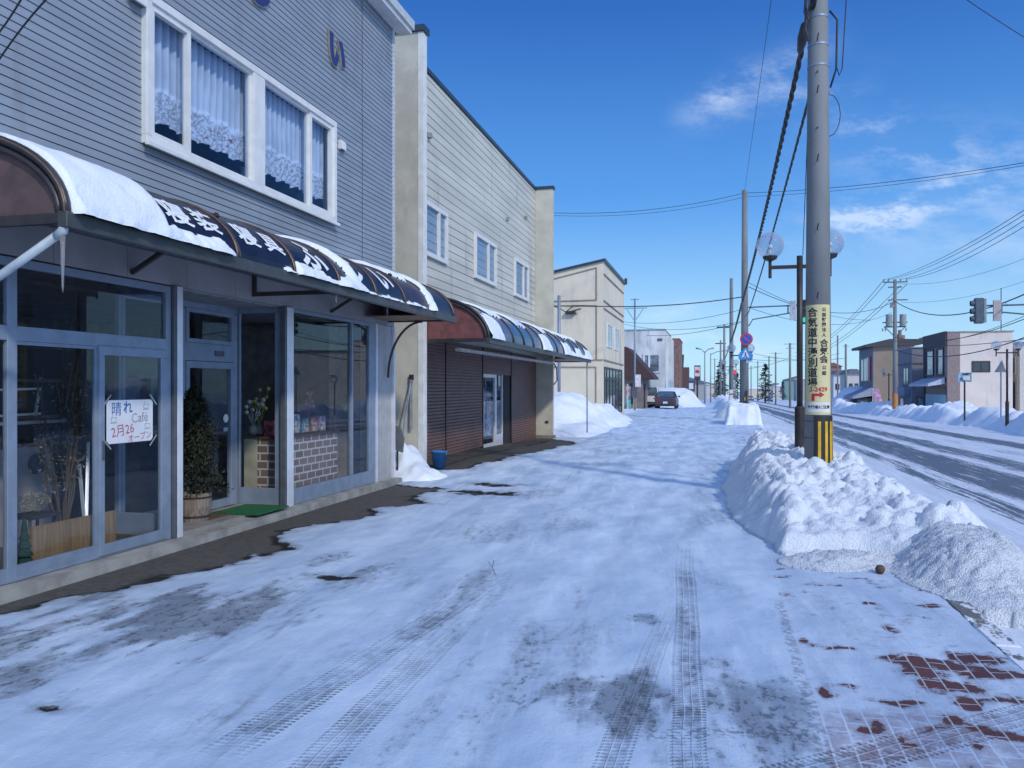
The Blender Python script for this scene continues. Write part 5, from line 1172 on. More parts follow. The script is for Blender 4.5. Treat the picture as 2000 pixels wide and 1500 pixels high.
# traffic signal on the left (arm from pole 2)
def signal(t, x, y, z0, face, w_=.30, h=1.05):
    f = face
    MB().box(x - w_ / 2, x + w_ / 2, y - .09, y + .09, z0, z0 + h).build('housing', mat('signal_grey', (.10, .13, .16), .5), t, bevel=.02)
    for k, (c, on) in enumerate((((.02, .35, .25), True), ((.10, .04, .02), False), ((.12, .015, .015), False))):
        zc = z0 + h * (k + .5) / 3; m_ = mat('lens%d' % k, c, .3)
        if on:
            bb = m_.node_tree.nodes['Principled BSDF']; bb.inputs['Emission Color'].default_value = (.05, .9, .55, 1); bb.inputs['Emission Strength'].default_value = .7
        y_ = y + f * .095
        L = MB().prism([(x + .12 * math.cos(a), y_, zc + .12 * math.sin(a)) for a in np.linspace(0, 2 * math.pi, 21)[:-1]], (0, f * .01, 0)).build('lens', m_, t)
        vz = MB(); vz.tube([(x, y + f * .09, zc), (x, y + f * .28, zc + .0)], .135, 16, cap=False)
        vz.v = [v_ for v_ in vz.v]; vz.build('visor', mat('signal_grey', (0, 0, 0)), t)
ts = thing('traffic_signal', 'vertical traffic signal with lit green lamp between the lamp post and the concrete pole', 'traffic light', (3.8, 40, 5)); p = at(1571.5, 640, 38.5)
signal(ts, p.x, p.y, EYE + (757 - 633) * 38.5 / 1600, -1, .32, 1.15)
ta = MB(); a0_ = Vector((P2X, p.y + .1, EYE + (757 - 600) * 39.5 / 1600)); ta.tube([(P2X, P2Y, a0_.z), (p.x, p.y + .15, a0_.z + .02)], .035, 8)
q0 = at(1463, 636, 39.6); q1 = at(1470, 624, 39.4); q2 = at(1545, 611, 38.8); ta.tube([(P2X, P2Y, q0.z), q0, q1, q2], .03, 8); q3 = at(1539, 598, 38.8); ta.tube([q3, at(1539, 613, 38.8)], .035, 6)
ta.build('arm', mat('arm_steel', (.12, .16, .2), .5), ts)
q = at(1548.5, 625, 38.6); MB().box(q.x - .13, q.x + .13, q.y - .1, q.y + .1, q.z, q.z + .9).build('side_signal', mat('signal_pale', (.45, .47, .55), .5, .2, 8), ts)
tr2 = thing('traffic_signal', 'traffic signal seen from its side on a long arm at the right edge', 'traffic light', (11, 36, 4)); p = at(1913, 632, 36)
mm = mat('signal_grey', (0, 0, 0)); MB().box(p.x - .2, p.x + .14, p.y - .16, p.y + .16, p.z, p.z + 1.12).build('housing', mm, tr2, bevel=.03); MB().box(p.x + .15, p.x + .24, p.y - .14, p.y + .14, p.z + .04, p.z + 1.08).build('back_plate', mat('sig_back', (.25, .33, .36), .5), tr2)
for k in range(3):
    vz = MB(); vz.tube([(p.x - .2, p.y, p.z + .22 + k * .34), (p.x - .36, p.y, p.z + .2 + k * .34)], [.13, .12], 14, cap=False); vz.build('visor', mm, tr2)
ar = MB(); ar.tube([(p.x + .1, p.y + .05, p.z + .78), (p.x + 6, p.y + .3, p.z + .85)], .04, 8); ar.tube([(p.x + .1, p.y + .05, p.z + .46), (p.x + 1.0, p.y + .1, p.z + .48), (p.x + 6, p.y + .3, p.z - .1)], .035, 8); ar.tube([(p.x + .87, p.y + .07, p.z + .9), (p.x + .87, p.y + .07, p.z + .4)], .06, 8); ar.build('arm', mat('arm_steel', (0, 0, 0)), tr2)
ar = MB(); ar.tube([(p.x + 6, p.y + .3, -1), (p.x + 6, p.y + .3, 7)], .14, 14); ar.build('mast', mat('arm_steel', (0, 0, 0)), tr2)
MB().box(p.x + .53, p.x + .83, p.y - .12, p.y + .0, p.z + .1, p.z + 1.0).build('side_signal', mat('signal_cream', (.5, .43, .42), .6, .1, 5), tr2)
# right utility pole with crossarms
pr = at(1748, 757, 64); RX, RY = pr.x, pr.y
tp = thing('utility_pole', 'utility pole with crossarms and transformers in front of the slate building', 'utility pole', (RX, RY, G(RX, RY)))
MB().tube([(RX, RY, -1), (RX, RY, 10.1)], [.19, .12], 16).build('shaft', pole_m, tp, smooth=True)
MB().tube([(RX, RY, -.5), (RX, RY, 1.2)], .2, 16).build('orange_band', mat('orange_band', (.5, .2, .06), .6), tp)
for (z, l0, l1) in ((9.85, -.85, .9), (9.45, -.5, .5), (8.45, -.5, .9), (6.7, -.9, .9), (6.35, -.8, .8)): MB().box(RX + l0, RX + l1, RY - .05, RY + .05, z, z + .09).build('crossarm', mat('arm_grey', (.14, .15, .16), .6), tp)
ca = MB(); ca.bar((RX, RY, 5.6), (RX - .7, RY, 6.35), .06); ca.bar((RX, RY, 5.6), (RX + .7, RY, 6.35), .06); ca.build('brace', mat('arm_grey', (.14, .15, .16), .6), tp)
for dx in (-.45, .55): MB().tube([(RX + dx, RY - .1, 6.42), (RX + dx, RY - .1, 7.35)], .24, 14).build('transformer', mat('transf', (.28, .3, .3), .5), tp)
ins = MB()
for dx in (-.8, -.45, .4, .85): ins.tube([(RX + dx, RY, 9.94), (RX + dx, RY, 10.15)], .05, 8)
for dx in (-.9, -.7, .8): ins.tube([(RX + dx, RY, 6.3), (RX + dx, RY, 6.05)], .05, 8)
ins.box(RX - .35, RX - .1, RY - .15, RY + .1, 7.9, 8.3); ins.build('insulator', mat('insul', (.3, .3, .32), .4), tp)
# other thin poles
def thin_pole(label, u, d, vt, r, cross=(), name='thin_pole', cat='pole', z0=-.3, mt=None):
    p = at(u, 757, d); t = thing(name, label, cat, (p.x, p.y, z0)); top = EYE + (757 - vt) * d / 1600
    MB().tube([(p.x, p.y, z0), (p.x, p.y, top)], r, 8).build('shaft', mt or pole_m, t, smooth=True)
    for (v, hw) in cross: z = EYE + (757 - v) * d / 1600; MB().box(p.x - hw, p.x + hw, p.y - .03, p.y + .03, z - .03, z + .03).build('crossbar', mt or pole_m, t)
    return t, p
t, p = thin_pole('slim pale service pole against the beige building wall, with looped cables', 1092, 37, 577, .075, cat='pole', mt=alu)
MB().tube([at(1080, 598, 37), at(1092, 601, 37), at(1105, 610, 37.2), at(1120, 597, 37.5), at(1135, 597, 38)], .025, 5).build('cable_loop', wire_m, t)
t, p = thin_pole('thin steel antenna pole with meter boxes in front of the hut with the brown roof', 1240, 60, 583, .07, ((602, .9), (585, .3)), mt=alu)
MB().bar((p.x, p.y, 6.5), (p.x - .6, p.y, 7.4), .05).bar((p.x, p.y, 6.5), (p.x + .6, p.y, 7.4), .05).build('brace', alu, t)
MB().box(p.x - .22, p.x + .2, p.y - .25, p.y - .02, .9, 1.7).build('meter_box', alu_dark, t); MB().box(p.x + .05, p.x + .45, p.y - .25, p.y - .2, 1.7, 2.6).build('notice', mat('sign_white', (0, 0, 0)), t)
def street_light(label, u, d, vt, side):
    p = at(u, 757, d); t = thing('roadway_light', label, 'street light', (p.x, p.y, -.8)); top = EYE + (757 - vt) * d / 1600
    MB().tube([(p.x, p.y, -1), (p.x, p.y, top)], [.12, .07], 8).build('post', mat('lt_grey', (.3, .33, .36), .5), t, smooth=True)
    for s_ in side: MB().tube([(p.x, p.y, top - .2), (p.x + s_ * .6, p.y, top + .25), (p.x + s_ * 1.6, p.y, top + .4)], [.05, .05, .12], 6).build('lamp_arm', mat('lt_grey', (0, 0, 0)), t, smooth=True)
street_light('tall grey two-armed light pole left of the distant lamps', 1376.5, 105, 686, (-.7, .7)); street_light('grey light pole with one long arm over the road in the distance', 1388, 120, 690, (1.6,))
for i, (u, d, vt, cr, lab) in enumerate([(1543, 100, 670, ((672, .7), (680, .5)), 'distant utility pole with crossarm just left of the lamp post'), (1515, 140, 688, ((690, 1.0), (700, .5)), 'distant utility pole with crossarm right of the conifer'),
                                         (1502, 180, 696, ((698, 1.2),), 'very distant utility pole behind the conifer'), (1480, 210, 705, ((708, 1.6), (716, 1.0)), 'far dark utility pole left of the conifer'), (1467, 230, 715, ((717, 1.5),), 'far thin utility pole nearest the second concrete pole'),
                                         (1436, 170, 745, (), 'red-topped traffic signal mast beyond the third pole'), (1652, 110, 672, ((676, .4),), 'thin utility pole right of the nearest concrete pole'), (1396, 220, 700, ((702, 1.0),), 'hazy far pole left of the fourth utility pole'), (1404, 260, 712, (), 'hazy thin far pole beside the fourth utility pole'), (1636, 150, 655, ((700, .6),), 'thin far pole just right of the nearest concrete pole sign')]):
    thin_pole(lab, u, d, vt, .14, cr, name='utility_pole', cat='utility pole', z0=-2.5)
p = at(1436, 757, 168); t = thing('traffic_signal', 'tiny distant red-lit traffic signal left of the second pole', 'traffic light', (p.x, p.y, 2)); MB().box(p.x - .3, p.x + .3, p.y - .1, p.y + .1, 3.2, 5.2).build('housing', mm, t)
rl = mat('lens_red_lit', (.6, .03, .03), .4); rl.node_tree.nodes['Principled BSDF'].inputs['Emission Color'].default_value = (1, .05, .05, 1); rl.node_tree.nodes['Principled BSDF'].inputs['Emission Strength'].default_value = .6
MB().box(p.x - .25, p.x + .25, p.y - .14, p.y - .1, 4.4, 5.1).build('lens', rl, t)
# right blue sign, triangle sign
p = at(1884, 757, 44); t = thing('direction_sign', 'small blue and white rectangular sign on a post in front of the pale cream building', 'road sign', (p.x, p.y, -.3))
MB().tube([(p.x, p.y, -.5), (p.x, p.y, 2.2)], .045, 8).build('post', post_m, t); MB().box(p.x - .32, p.x + .32, p.y - .06, p.y - .04, 1.95, 2.45).build('plate', mat('blue_white_plate', (.25, .45, .6), .5, .6, 4), t)
MB().box(p.x - .1, p.x + .25, p.y - .068, p.y - .061, 2.05, 2.3).build('white_patch', white_f, t)
p = at(1955, 757, 40); t = thing('triangle_sign', 'grey back of a triangular road sign left of the right-hand lamp', 'road sign', (p.x, p.y, -.3))
MB().tube([(p.x, p.y, -.5), (p.x, p.y, 2.9)], .035, 8).build('post', alu, t); MB().prism([(p.x - .3, p.y - .05, 2.4), (p.x + .22, p.y - .05, 2.4), (p.x + .03, p.y - .05, 3.0)], (0, .02, 0)).build('plate', mat('tri_grey', (.2, .23, .25), .5), t)
# pillar/planter signs near pole 3 (white post box)
p = at(1428, 757, 56); t = thing('white_marker', 'short white marker board with a red band near the third pole', 'sign', (p.x, p.y, -.2)); MB().box(p.x - .12, p.x + .12, p.y - .05, p.y + .05, -.2, 1.5).build('board', white_f, t, bevel=.02); MB().box(p.x - .121, p.x + .121, p.y - .055, p.y - .051, 1.15, 1.25).build('red_band', mat('sign_red', (0, 0, 0)), t)

# ------------------------------------------------------------------ wires
def wire(label, a, b_, sag=.3, r=.012, name='overhead_wire', n=20, group='overhead wires'):
    a, b_ = Vector(a), Vector(b_); pts = [a.lerp(b_, k / n) - Vector((0, 0, 4 * sag * (k / n) * (1 - k / n))) for k in range(n + 1)]
    return tag(MB().tube(pts, r, 5).build(name, wire_m, smooth=True), label, 'wire', group)
def twisted(label, a, b_, sag, r, rt):
    a, b_ = Vector(a), Vector(b_); n = 160; mb = MB()
    for ph in (0, 2.1, 4.2):
        pts = []
        for k in range(n + 1):
            q = a.lerp(b_, k / n) - Vector((0, 0, 4 * sag * (k / n) * (1 - k / n))); L = (b_ - a).length * k / n
            pts.append(q + Vector((math.cos(L * 5 + ph), 0, math.sin(L * 5 + ph))) * r)
        mb.tube(pts, rt, 5)
    return tag(mb.build('cable_bundle', wire_m, smooth=True), label, 'cable', 'cable bundles between the left poles')
A1 = at(1581, 30, 12.0); A2 = at(1449, 592, 40.4)
twisted('thick twisted cable bundle from the top of the nearest pole to the second pole', A1, A2, .25, .028, .022)
twisted('thick cable bundle running overhead towards the nearest pole from behind', A1, (A1.x - .05, -14, A1.z + .4), .4, .03, .024)
B1 = at(1582, 185, 12.0); B2 = at(1460, 615, 40.4)
twisted('thinner twisted cable below the thick bundle between the first two poles', B1, B2, .2, .013, .012)
twisted('cable bundle from the second pole to the third pole', A2, at(1427, 668, 68.5), .15, .03, .03)
wire('cable from the third pole onward to the fourth pole', at(1427, 668, 68.5), at(1412, 705, 115), .3, .05)
tag(MB().tube([at(1576, 42, 12.1), at(1571, 50, 12.3), at(1567, 75, 12.6), at(1563, 98, 12.9), at(1561, 104, 13)], [.02, .055, .075, .05, .02], 10).build('splice_box', wire_m, smooth=True), 'black cable splice box hanging left of the nearest pole top', 'cable box')
wire('thin wire along the pole tops, left of the nearest pole', at(1454.5, 371, 40.3), at(1507, -5, 20.2), .05, .008)
wire('drop wire running down beside the nearest pole to the lamp', at(1577, 260, 12.1), at(1568, 498, 13), .03, .006)
wire('upper cross-street wire from the second pole top to the left', at(1453, 377, 40), at(1060, 415, 36), .35, .012)
wire('lower cross-street wire from the second pole top to the left', at(1453, 385, 40), at(1060, 420, 36), .35, .009)
wire('upper cross-street wire from the second pole top to the right edge', at(1453, 377, 40), at(2200, 282, 26), .3, .012)
wire('lower cross-street wire from the second pole top to the right edge', at(1453, 384, 40), at(2200, 287, 26), .3, .009)
wire('wire crossing the upper right corner of the sky', at(1860, -20, 22), at(2060, 108, 26), .05, .012)
wire('thick service cable from the beige building to the second pole', at(1135, 597, 38), at(1449, 580, 40), .2, .025)
wire('thin cable under the service cable left of the second pole', at(1180, 622, 60), at(1447, 605, 41), .5, .012)
wire('lowest thin wire left of the second pole', at(1250, 654, 90), at(1447, 630, 60), .4, .02)
wire('thin sky wire above the white stained building', at(1220, 633, 90), at(1447, 628, 60), .6, .018)
T = Vector((RX, RY, 10.1))
for i, (du, u2, v2) in enumerate([(-.8, 2080, 358), (-.45, 2080, 368), (.4, 2080, 378), (.85, 2080, 392)]):
    wire(['topmost wire', 'second wire', 'third wire', 'fourth wire'][i] + ' rising right from the crossarm of the right utility pole', T + Vector((du, 0, 0)), at(u2, v2, 28), .5, .014)
for i, (du, dz, u2, v2) in enumerate([(-.8, 0, 1560, 672), (-.45, 0, 1556, 680), (.4, -.5, 1552, 688), (.85, -.4, 1550, 696)]):
    wire(['highest wire', 'second wire', 'third wire', 'lowest wire'][i] + ' descending left from the right utility pole into the distance', T + Vector((du, 0, dz)), at(u2, v2, 160), 2.0, .022)
wire('long sagging cable from the second pole to the right pole', at(1462, 560, 40), (RX, RY, 8.4), 1.1, .018)
wire('sagging cable from the right pole up to the upper right edge', (RX, RY, 8.4), at(2080, 535, 30), 1.3, .03)
wire('cable from the right pole under the side-on signal to the right edge', (RX, RY, 5.6), at(2080, 588, 36), .9, .022)
wire('second cable under the side-on signal to the right edge', (RX, RY, 5.3), at(2080, 578, 38), .9, .016)
wire('cable crossing in front of the pale cream building wall, upper', (RX, RY, 4.6), at(2080, 625, 36), 1.0, .03)
wire('cable crossing in front of the pale cream building wall, lower', at(1810, 675, 60), at(2080, 650, 36), .2, .02)
wire('thin wire from the second pole slanting right to the signal', at(1462, 552, 40), at(1700, 625, 60), .5, .012)
wire('thin low wire between the nearest and right poles', at(1461, 600, 40), at(1742, 610, 64), .9, .012)
wire('thin diagonal wire over the upper right sky', at(1742, 552, 64), at(2080, 470, 40), .8, .01)
wire('faint diagonal wire above the cream building', at(1760, 590, 64), at(2080, 520, 44), .6, .01)
for i, (ua, va, ub, vb) in enumerate([(1470, 690, 1650, 700), (1470, 702, 1640, 690), (1400, 722, 1540, 700)]):
    wire(['far wire behind the lamp post, upper', 'far wire behind the lamp post, lower', 'far wire between the distant poles'][i], at(ua, va, 120), at(ub, vb, 120), .6, .025)
# two dark wires in front of the near facade, upper left
wire('left of two dark wires across the upper left siding', at(52, -20, 4.6), at(-20, 85, 5.4), .02, .006); wire('right of two dark wires across the upper left siding', at(108, -20, 4.6), at(-20, 145, 5.4), -.03, .006)

# ================================================================== CARS
def car(label, x, y, z, body_m, heading=1, L=4.5, W=1.7, H=1.36, plate=True, rear=True):
    t = thing('parked_car' if rear else 'distant_car', label, 'car', (x, y, z))
    # profile in YZ (rear at low y), lofted with tumblehome
    y0 = y - L / 2
    pr_ = [(0, .32), (.03, .62), (.08, .86), (.55, .95), (1.25, 1.28), (1.6, H), (2.5, H), (3.2, .98), (3.9, .86), (4.4, .68), (4.5, .35)]
    low = MB(); n = len(pr_)
    sc_ = L / 4.5
    sect = lambda yy, zt: [(-W / 2 * .92, .22), (-W / 2, .42), (-W / 2, .66), (-W / 2 * .94, min(zt, .88))]
    lowprof = [(0, .30, .80), (.04, .22, .88), (.5, .2, .93), (1.2, .2, .92), (3.1, .2, .90), (3.9, .2, .84), (4.4, .24, .68), (4.5, .32, .55)]
    rings = []
    for (yy, zb_, zt_) in lowprof:
        wv = W / 2 * (.90 if yy in (0, 4.5) else (.97 if yy in (.04, 4.4) else 1)); i = len(low.v)
        pts = [(-wv * .9, zb_), (-wv, zb_ + .2), (-wv, zt_ - .2), (-wv * .93, zt_ - .03), (-wv * .6, zt_), (wv * .6, zt_), (wv * .93, zt_ - .03), (wv, zt_ - .2), (wv, zb_ + .2), (wv * .9, zb_)]
        low.v += [(x + a, y0 + yy * sc_, z + b_) for a, b_ in pts]; rings.append(i)
    for k in range(len(rings) - 1):
        for j in range(10): low.f.append((rings[k] + j, rings[k] + (j + 1) % 10, rings[k + 1] + (j + 1) % 10, rings[k + 1] + j))
    low.f.append(tuple(rings[0] + j for j in range(10))); low.f.append(tuple(rings[-1] + j for j in range(10))[::-1])
    low.build('body', body_m, t, smooth=False, bevel=.015)
    cab = MB(); cs_ = [(.62, .93, .0), (1.35, H - .06, .0), (1.7, H, 0), (2.4, H, 0), (3.15, .92, 0)]
    bt_, tp_ = W / 2 * .90, W / 2 * .68
    def cr(yy, zz): f_ = (zz - .9) / (H - .9); return bt_ + (tp_ - bt_) * f_
    # roof shell
    rf_ = MB(); i = 0
    rf_.prism([(x - tp_ - .02, y0 + 1.42 * sc_, z + H - .035), (x - tp_ + .12, y0 + 1.42 * sc_, z + H + .01), (x + tp_ - .12, y0 + 1.42 * sc_, z + H + .01), (x + tp_ + .02, y0 + 1.42 * sc_, z + H - .035)], (0, 1.1 * sc_, 0)); rf_.build('roof', body_m, t)
    gl = MB(); q = lambda s_, yy, zz: (x + s_ * cr(yy, zz), y0 + yy * sc_, z + zz)
    gl.poly([q(-1, .62, .92), q(1, .62, .92), q(1, 1.42, H - .03), q(-1, 1.42, H - .03)]); gl.poly([q(-1, 3.2, .9), q(1, 3.2, .9), q(1, 2.5, H - .03), q(-1, 2.5, H - .03)])
    for s_ in (-1, 1): gl.poly([q(s_, .62, .92), q(s_, 3.2, .9), q(s_, 2.5, H - .03), q(s_, 1.42, H - .03)])
    gl.build('windows', mat('car_glass', (.10, .13, .16), .08, .2, 2, spec=.9), t)
    pil = MB()
    for s_ in (-1, 1): pil.bar(q(s_, .6, .92), q(s_, 1.42, H - .02), .07, .05); pil.bar(q(s_, 3.2, .9), q(s_, 2.5, H - .02), .05, .05); pil.bar(q(s_, 2.0, .9), q(s_, 2.0, H - .02), .05, .05)
    pil.build('pillars', body_m, t)
    for s_ in (-1, 1):
        for yy in (.85, 3.6):
            wh = MB(); wh.tube([(x + s_ * (W / 2 - .2), y0 + yy * sc_, z + .3), (x + s_ * (W / 2 - .005), y0 + yy * sc_, z + .3)], .3, 18); w_o = wh.build('wheel', mat('tyre', (.02, .02, .02), .8), t)
            MB().tube([(x + s_ * (W / 2 - .02), y0 + yy * sc_, z + .3), (x + s_ * (W / 2 + .004), y0 + yy * sc_, z + .3)], .18, 14).build('rim', alu, w_o)
        yl_ = y0 - .012 if rear else y0 - .01
        MB().box(x + s_ * W / 2 * .88, x + s_ * W / 2 * .48, yl_, yl_ + .05, z + .62, z + .78).build('tail_light' if rear else 'headlight', mat('tail_red', (.35, .02, .03), .3) if rear else white_f, t, bevel=.01)
        MB().box(x + s_ * (W / 2 + .02), x + s_ * (W / 2 + .17), y0 + 2.75 * sc_, y0 + 2.88 * sc_, z + .88, z + 1.02).build('mirror', body_m, t, bevel=.02)
    if plate:
        MB().box(x - .17, x + .17, y0 - .02, y0 - .012, z + .42, z + .58).build('number_plate', white_f, t)
    MB().box(x - W / 2 * .86, x + W / 2 * .86, y0 - .03, y0 + .03, z + .24, z + .40).build('bumper', mat('bumper', (.03, .032, .036), .5), t, bevel=.02)
    MB().box(x - .55, x + .55, y0 + .7 * sc_, y0 + .74 * sc_, z + .96, z + .97).build('wiper_line', wire_m, t)
    return t
dark_car = mat('car_paint_dark', (.045, .055, .07), .3, .1, spec=.6); white_car = mat('car_paint_white', (.7, .72, .75), .35, .05)
p = at(1299.5, 797, 64); c1_ = car('dark grey saloon parked on the snow facing away beyond the hut', p.x, p.y + 2.2, -.02, dark_car)
p = at(1268, 795, 72); car('white car half hidden between the hut and the dark saloon', p.x, p.y + 2, 0, white_car, H=1.7)
p = at(1501, 781, 190); t = car('distant blue-grey car driving on the road below the conifer', p.x, p.y, G(p.x, p.y) - .1, mat('car_blue', (.06, .10, .18), .35), rear=False)
p = at(1465.5, 775, 235); t = car('smaller distant pale car left of the blue-grey car', p.x, p.y, G(p.x, p.y) - .1, mat('car_pale', (.4, .45, .5), .35), rear=False)

# ================================================================== TREES
def conifer(label, x, y, z, h, r, seed, dens=1.0, gaps=.35):
    rnd = random.Random(seed); t = thing('conifer_tree', label, 'tree', (x, y, z)); MB().tube([(x, y, z - .5), (x, y, z + h * .6), (x, y, z + h)], [h * .022, h * .012, .02], 8).build('trunk', mat('bark', (.06, .045, .04), .9), t)
    cr = MB(); nb_ = int(26 * dens)
    for k in range(nb_):
        f_ = .12 + .86 * k / nb_; zz = z + h * f_; rr2 = r * (1 - f_) ** .8 * rnd.uniform(.6, 1.15) + .1
        for j in range(7):
            if rnd.random() < gaps: continue
            a = rnd.uniform(0, 6.28); L = rr2 * rnd.uniform(.7, 1.1)
            for m_ in range(14):
                s_ = rnd.uniform(.15, 1); c = Vector((x + math.cos(a) * L * s_, y + math.sin(a) * L * s_, zz - L * s_ * .28 + rnd.uniform(-.1, .1))); sz_ = rnd.uniform(.10, .26) * (h / 7)
                d1 = Vector((rnd.uniform(-1, 1), rnd.uniform(-1, 1), rnd.uniform(-.5, .3))).normalized() * sz_; d2 = Vector((rnd.uniform(-1, 1), rnd.uniform(-1, 1), rnd.uniform(-.4, .4))).normalized() * sz_
                cr.poly([c - d1, c + d2, c + d1])
    cr.build('crown', mat('needles', (.035, .05, .045), .8, .4, 2), t); return t
p = at(1495, 778, 175); conifer('dark conifer with sparse layered branches beside the far road', p.x, p.y, G(p.x, p.y), 8.5, 3.3, 3)
for i, (u, d, h) in enumerate([(1368, 190, 4.5), (1404, 250, 9), (1408, 240, 12), (1346, 200, 4), (1440, 260, 9), (1528, 260, 6)]):
    p = at(u, 775, d); conifer(['low dark conifer right of the square pole sign', 'hazy conifer beside the fourth utility pole', 'taller hazy conifer behind the fourth utility pole', 'low conifer behind the tan roadside shop', 'far conifer between third and second poles', 'far low conifer right of the main conifer'][i], p.x, p.y, G(p.x, p.y), h, h * .35, 10 + i, .8, .2)

# ================================================================== SMALL THINGS AROUND THE SHOPS
# bucket
p = at(857, 915, 16.1); bx_, by_ = -5.3, 15.3
bk = thing('bucket', 'blue plastic bucket on the asphalt before the left brown shutter', 'bucket', (bx_, by_, .08)); zb0 = .07
bl2 = mat('bucket_blue', (.05, .20, .48), .4, .08)
q = MB(); q.lathe((bx_, by_, zb0), [(.11, 0), (.155, .31), (.165, .31), (.165, .335), (.148, .335), (.105, .02)], 22); q.build('pail', bl2, bk, smooth=True)
q = MB(); q.tube([(bx_ + .16 * math.cos(a), by_ - .02 - .14 * math.sin(a) * .3, zb0 + .32 - .10 * math.sin(a)) for a in np.linspace(0, math.pi, 11)], .005, 5); q.build('handle', alu, bk)
# tools leaning on the end wall of cream shop
def wall2(u, v, off=.03):
    return px_on_Y(u, v, YB0 - off)
t = thing('snow_scraper', 'grey long-handled scraper leaning on the cream stucco end wall', 'tool', tuple(wall2(790, 866)))
MB().tube([wall2(784, 868, .35), wall2(802, 745, .06)], .016, 8).build('handle', alu, t); MB().bar(wall2(800, 742, .06), wall2(806, 748, .06), .04, .03).build('grip', alu, t)
t = thing('metal_bar', 'flat grey metal bar hanging beside the scraper on the stucco end wall', 'tool', tuple(wall2(802, 830)))
MB().bar(wall2(803, 742, .05), wall2(803, 838, .08), .05, .02).build('blade', mat('bar_grey', (.3, .3, .3), .6), t); MB().box(wall2(800, 742).x, wall2(808, 742).x, YB0 - .06, YB0 - .02, 1.8, 1.9).build('hook', brown_m, t)
t = thing('shovel', 'dark grey plastic shovel blade sticking out beside the cafe corner post', 'shovel', (XA + .1, YA1 + .15, .5))
MB().prism([(XA - .05, YA1 + .12, .55), (XA + .10, YA1 + .12, .5), (XA + .12, YA1 + .14, .75), (XA + .05, YA1 + .14, .95), (XA - .05, YA1 + .14, .98)], (0, .06, 0)).build('blade', mat('shovel_grey', (.12, .13, .14), .5), t); MB().tube([(XA - .0, YA1 + .16, .6), (XA - .02, YA1 + .2, .15)], .018, 6).build('handle', brown_m, t)
# mats
gm = mat('mat_green', (.015, .16, .05), .95, .25, 40, .8, 200); bmt = mat('mat_brown', (.14, .085, .05), .95, .25, 40, .8, 200)
tag(MB().box(-6.0, -5.38, 8.85, 9.6, .104, .122).build('door_mat', gm), 'green artificial-grass door mat at the cafe entrance', 'door mat')
tag(MB().box(-6.17, -5.75, 8.40, 8.84, .101, .116).build('door_mat', bmt), 'brown coir door mat left of the green mat', 'door mat')
# planter with conifer shrub
px_, py_ = -5.90, 8.36
t = thing('planter', 'weathered wooden half-barrel planter in the cafe entrance recess', 'planter', (px_, py_, .1))
wd_m = mat('barrel_wood', (.26, .21, .17), .85, .25, 8, .4, 60, stretch=(6, 6, .6))
MB().lathe((px_, py_, .10), [(.15, 0), (.185, .17), (.19, .33), (.172, .33), (.16, .29), (.01, .28)], 20).build('barrel', wd_m, t)
for z in (.05, .16, .27): MB().lathe((px_, py_, .1 + z), [(.163 + z * .11, 0), (.166 + z * .11, .022)], 20).build('hoop', brown_m, t)
sh_t = thing('shrub', 'narrow dark evergreen shrub growing in the wooden barrel planter', 'shrub', (px_, py_, .4))
MB().tube([(px_, py_, .36), (px_, py_, 1.5)], [.018, .006], 6).build('stem', mat('bark', (0, 0, 0)), sh_t)
rnd = random.Random(5); cr = MB()
for k in range(5200):
    f_ = rnd.random() ** .8; z = .40 + f_ * 1.25; a = rnd.uniform(0, 6.28); rr2 = .30 * (1 - f_) ** .55 * rnd.random() ** .35 * (1 + .28 * math.sin(a * 3 + f_ * 9) + .15 * math.sin(a * 5 - f_ * 21))
    c = Vector((px_ + math.cos(a) * rr2, py_ + math.sin(a) * rr2, z)); s_ = .03
    d1 = Vector((rnd.uniform(-1, 1), rnd.uniform(-1, 1), rnd.uniform(0, 1.5))).normalized() * s_; d2 = Vector((rnd.uniform(-1, 1), rnd.uniform(-1, 1), 0)).normalized() * s_ * .5
    cr.poly([c, c + d1 * .6 + d2, c + d1 * 1.6, c + d1 * .6 - d2])
cr.build('foliage', mat('shrub_green', (.026, .032, .014), .8, .4, 12), sh_t)
# hand-drawn poster on sliding door
yp0, yp1 = fy(207, XA), fy(297, XA); zp1, zp0 = fz(250, 781, XA), fz(250, 864, XA); xp = XA + .004
po = thing('cafe_poster', 'white hand-lettered cafe opening poster taped inside the sliding glass door', 'poster', (xp, (yp0 + yp1) / 2, zp0))
pm_ = MB(); c_ = .03
pm_.prism([(xp, yp0 + c_, zp0), (xp, yp1 - c_, zp0), (xp, yp1, zp0 + c_), (xp, yp1, zp1 - c_), (xp, yp1 - c_, zp1), (xp, yp0 + c_, zp1), (xp, yp0, zp1 - c_), (xp, yp0, zp0 + c_)], (.004, 0, 0)); pm_.build('paper', mat('paper', (.72, .74, .78), .7, .03), po)
W_, H_ = yp1 - yp0, zp1 - zp0
def pt(mb, s_, fx, fz_, size, bold=0, rot=0):
    add_text(mb, s_, size, lambda a, b_: (xp + .0065, yp0 + W_ * fx + a * math.cos(rot) - b_ * math.sin(rot), zp1 - H_ * fz_ + a * math.sin(rot) + b_ * math.cos(rot)), bold)
m_ = MB(); pt(m_, '晴', .20, .20, .14, .0); pt(m_, 'れ', .44, .17, .13, .002); m_.build('blue_writing', mat('ink_blue', (.03, .14, .42), .7), po)
m_ = MB(); pt(m_, 'Café', .70, .42, .13, .0, .06); m_.build('pale_writing', mat('ink_pale', (.38, .36, .42), .7), po)
m_ = MB(); pt(m_, '2月26', .33, .70, .125, .0, .12); pt(m_, 'オープン', .70, .87, .085, .0, .1); m_.build('red_writing', mat('ink_rose', (.50, .12, .20), .7), po)
m_ = MB()
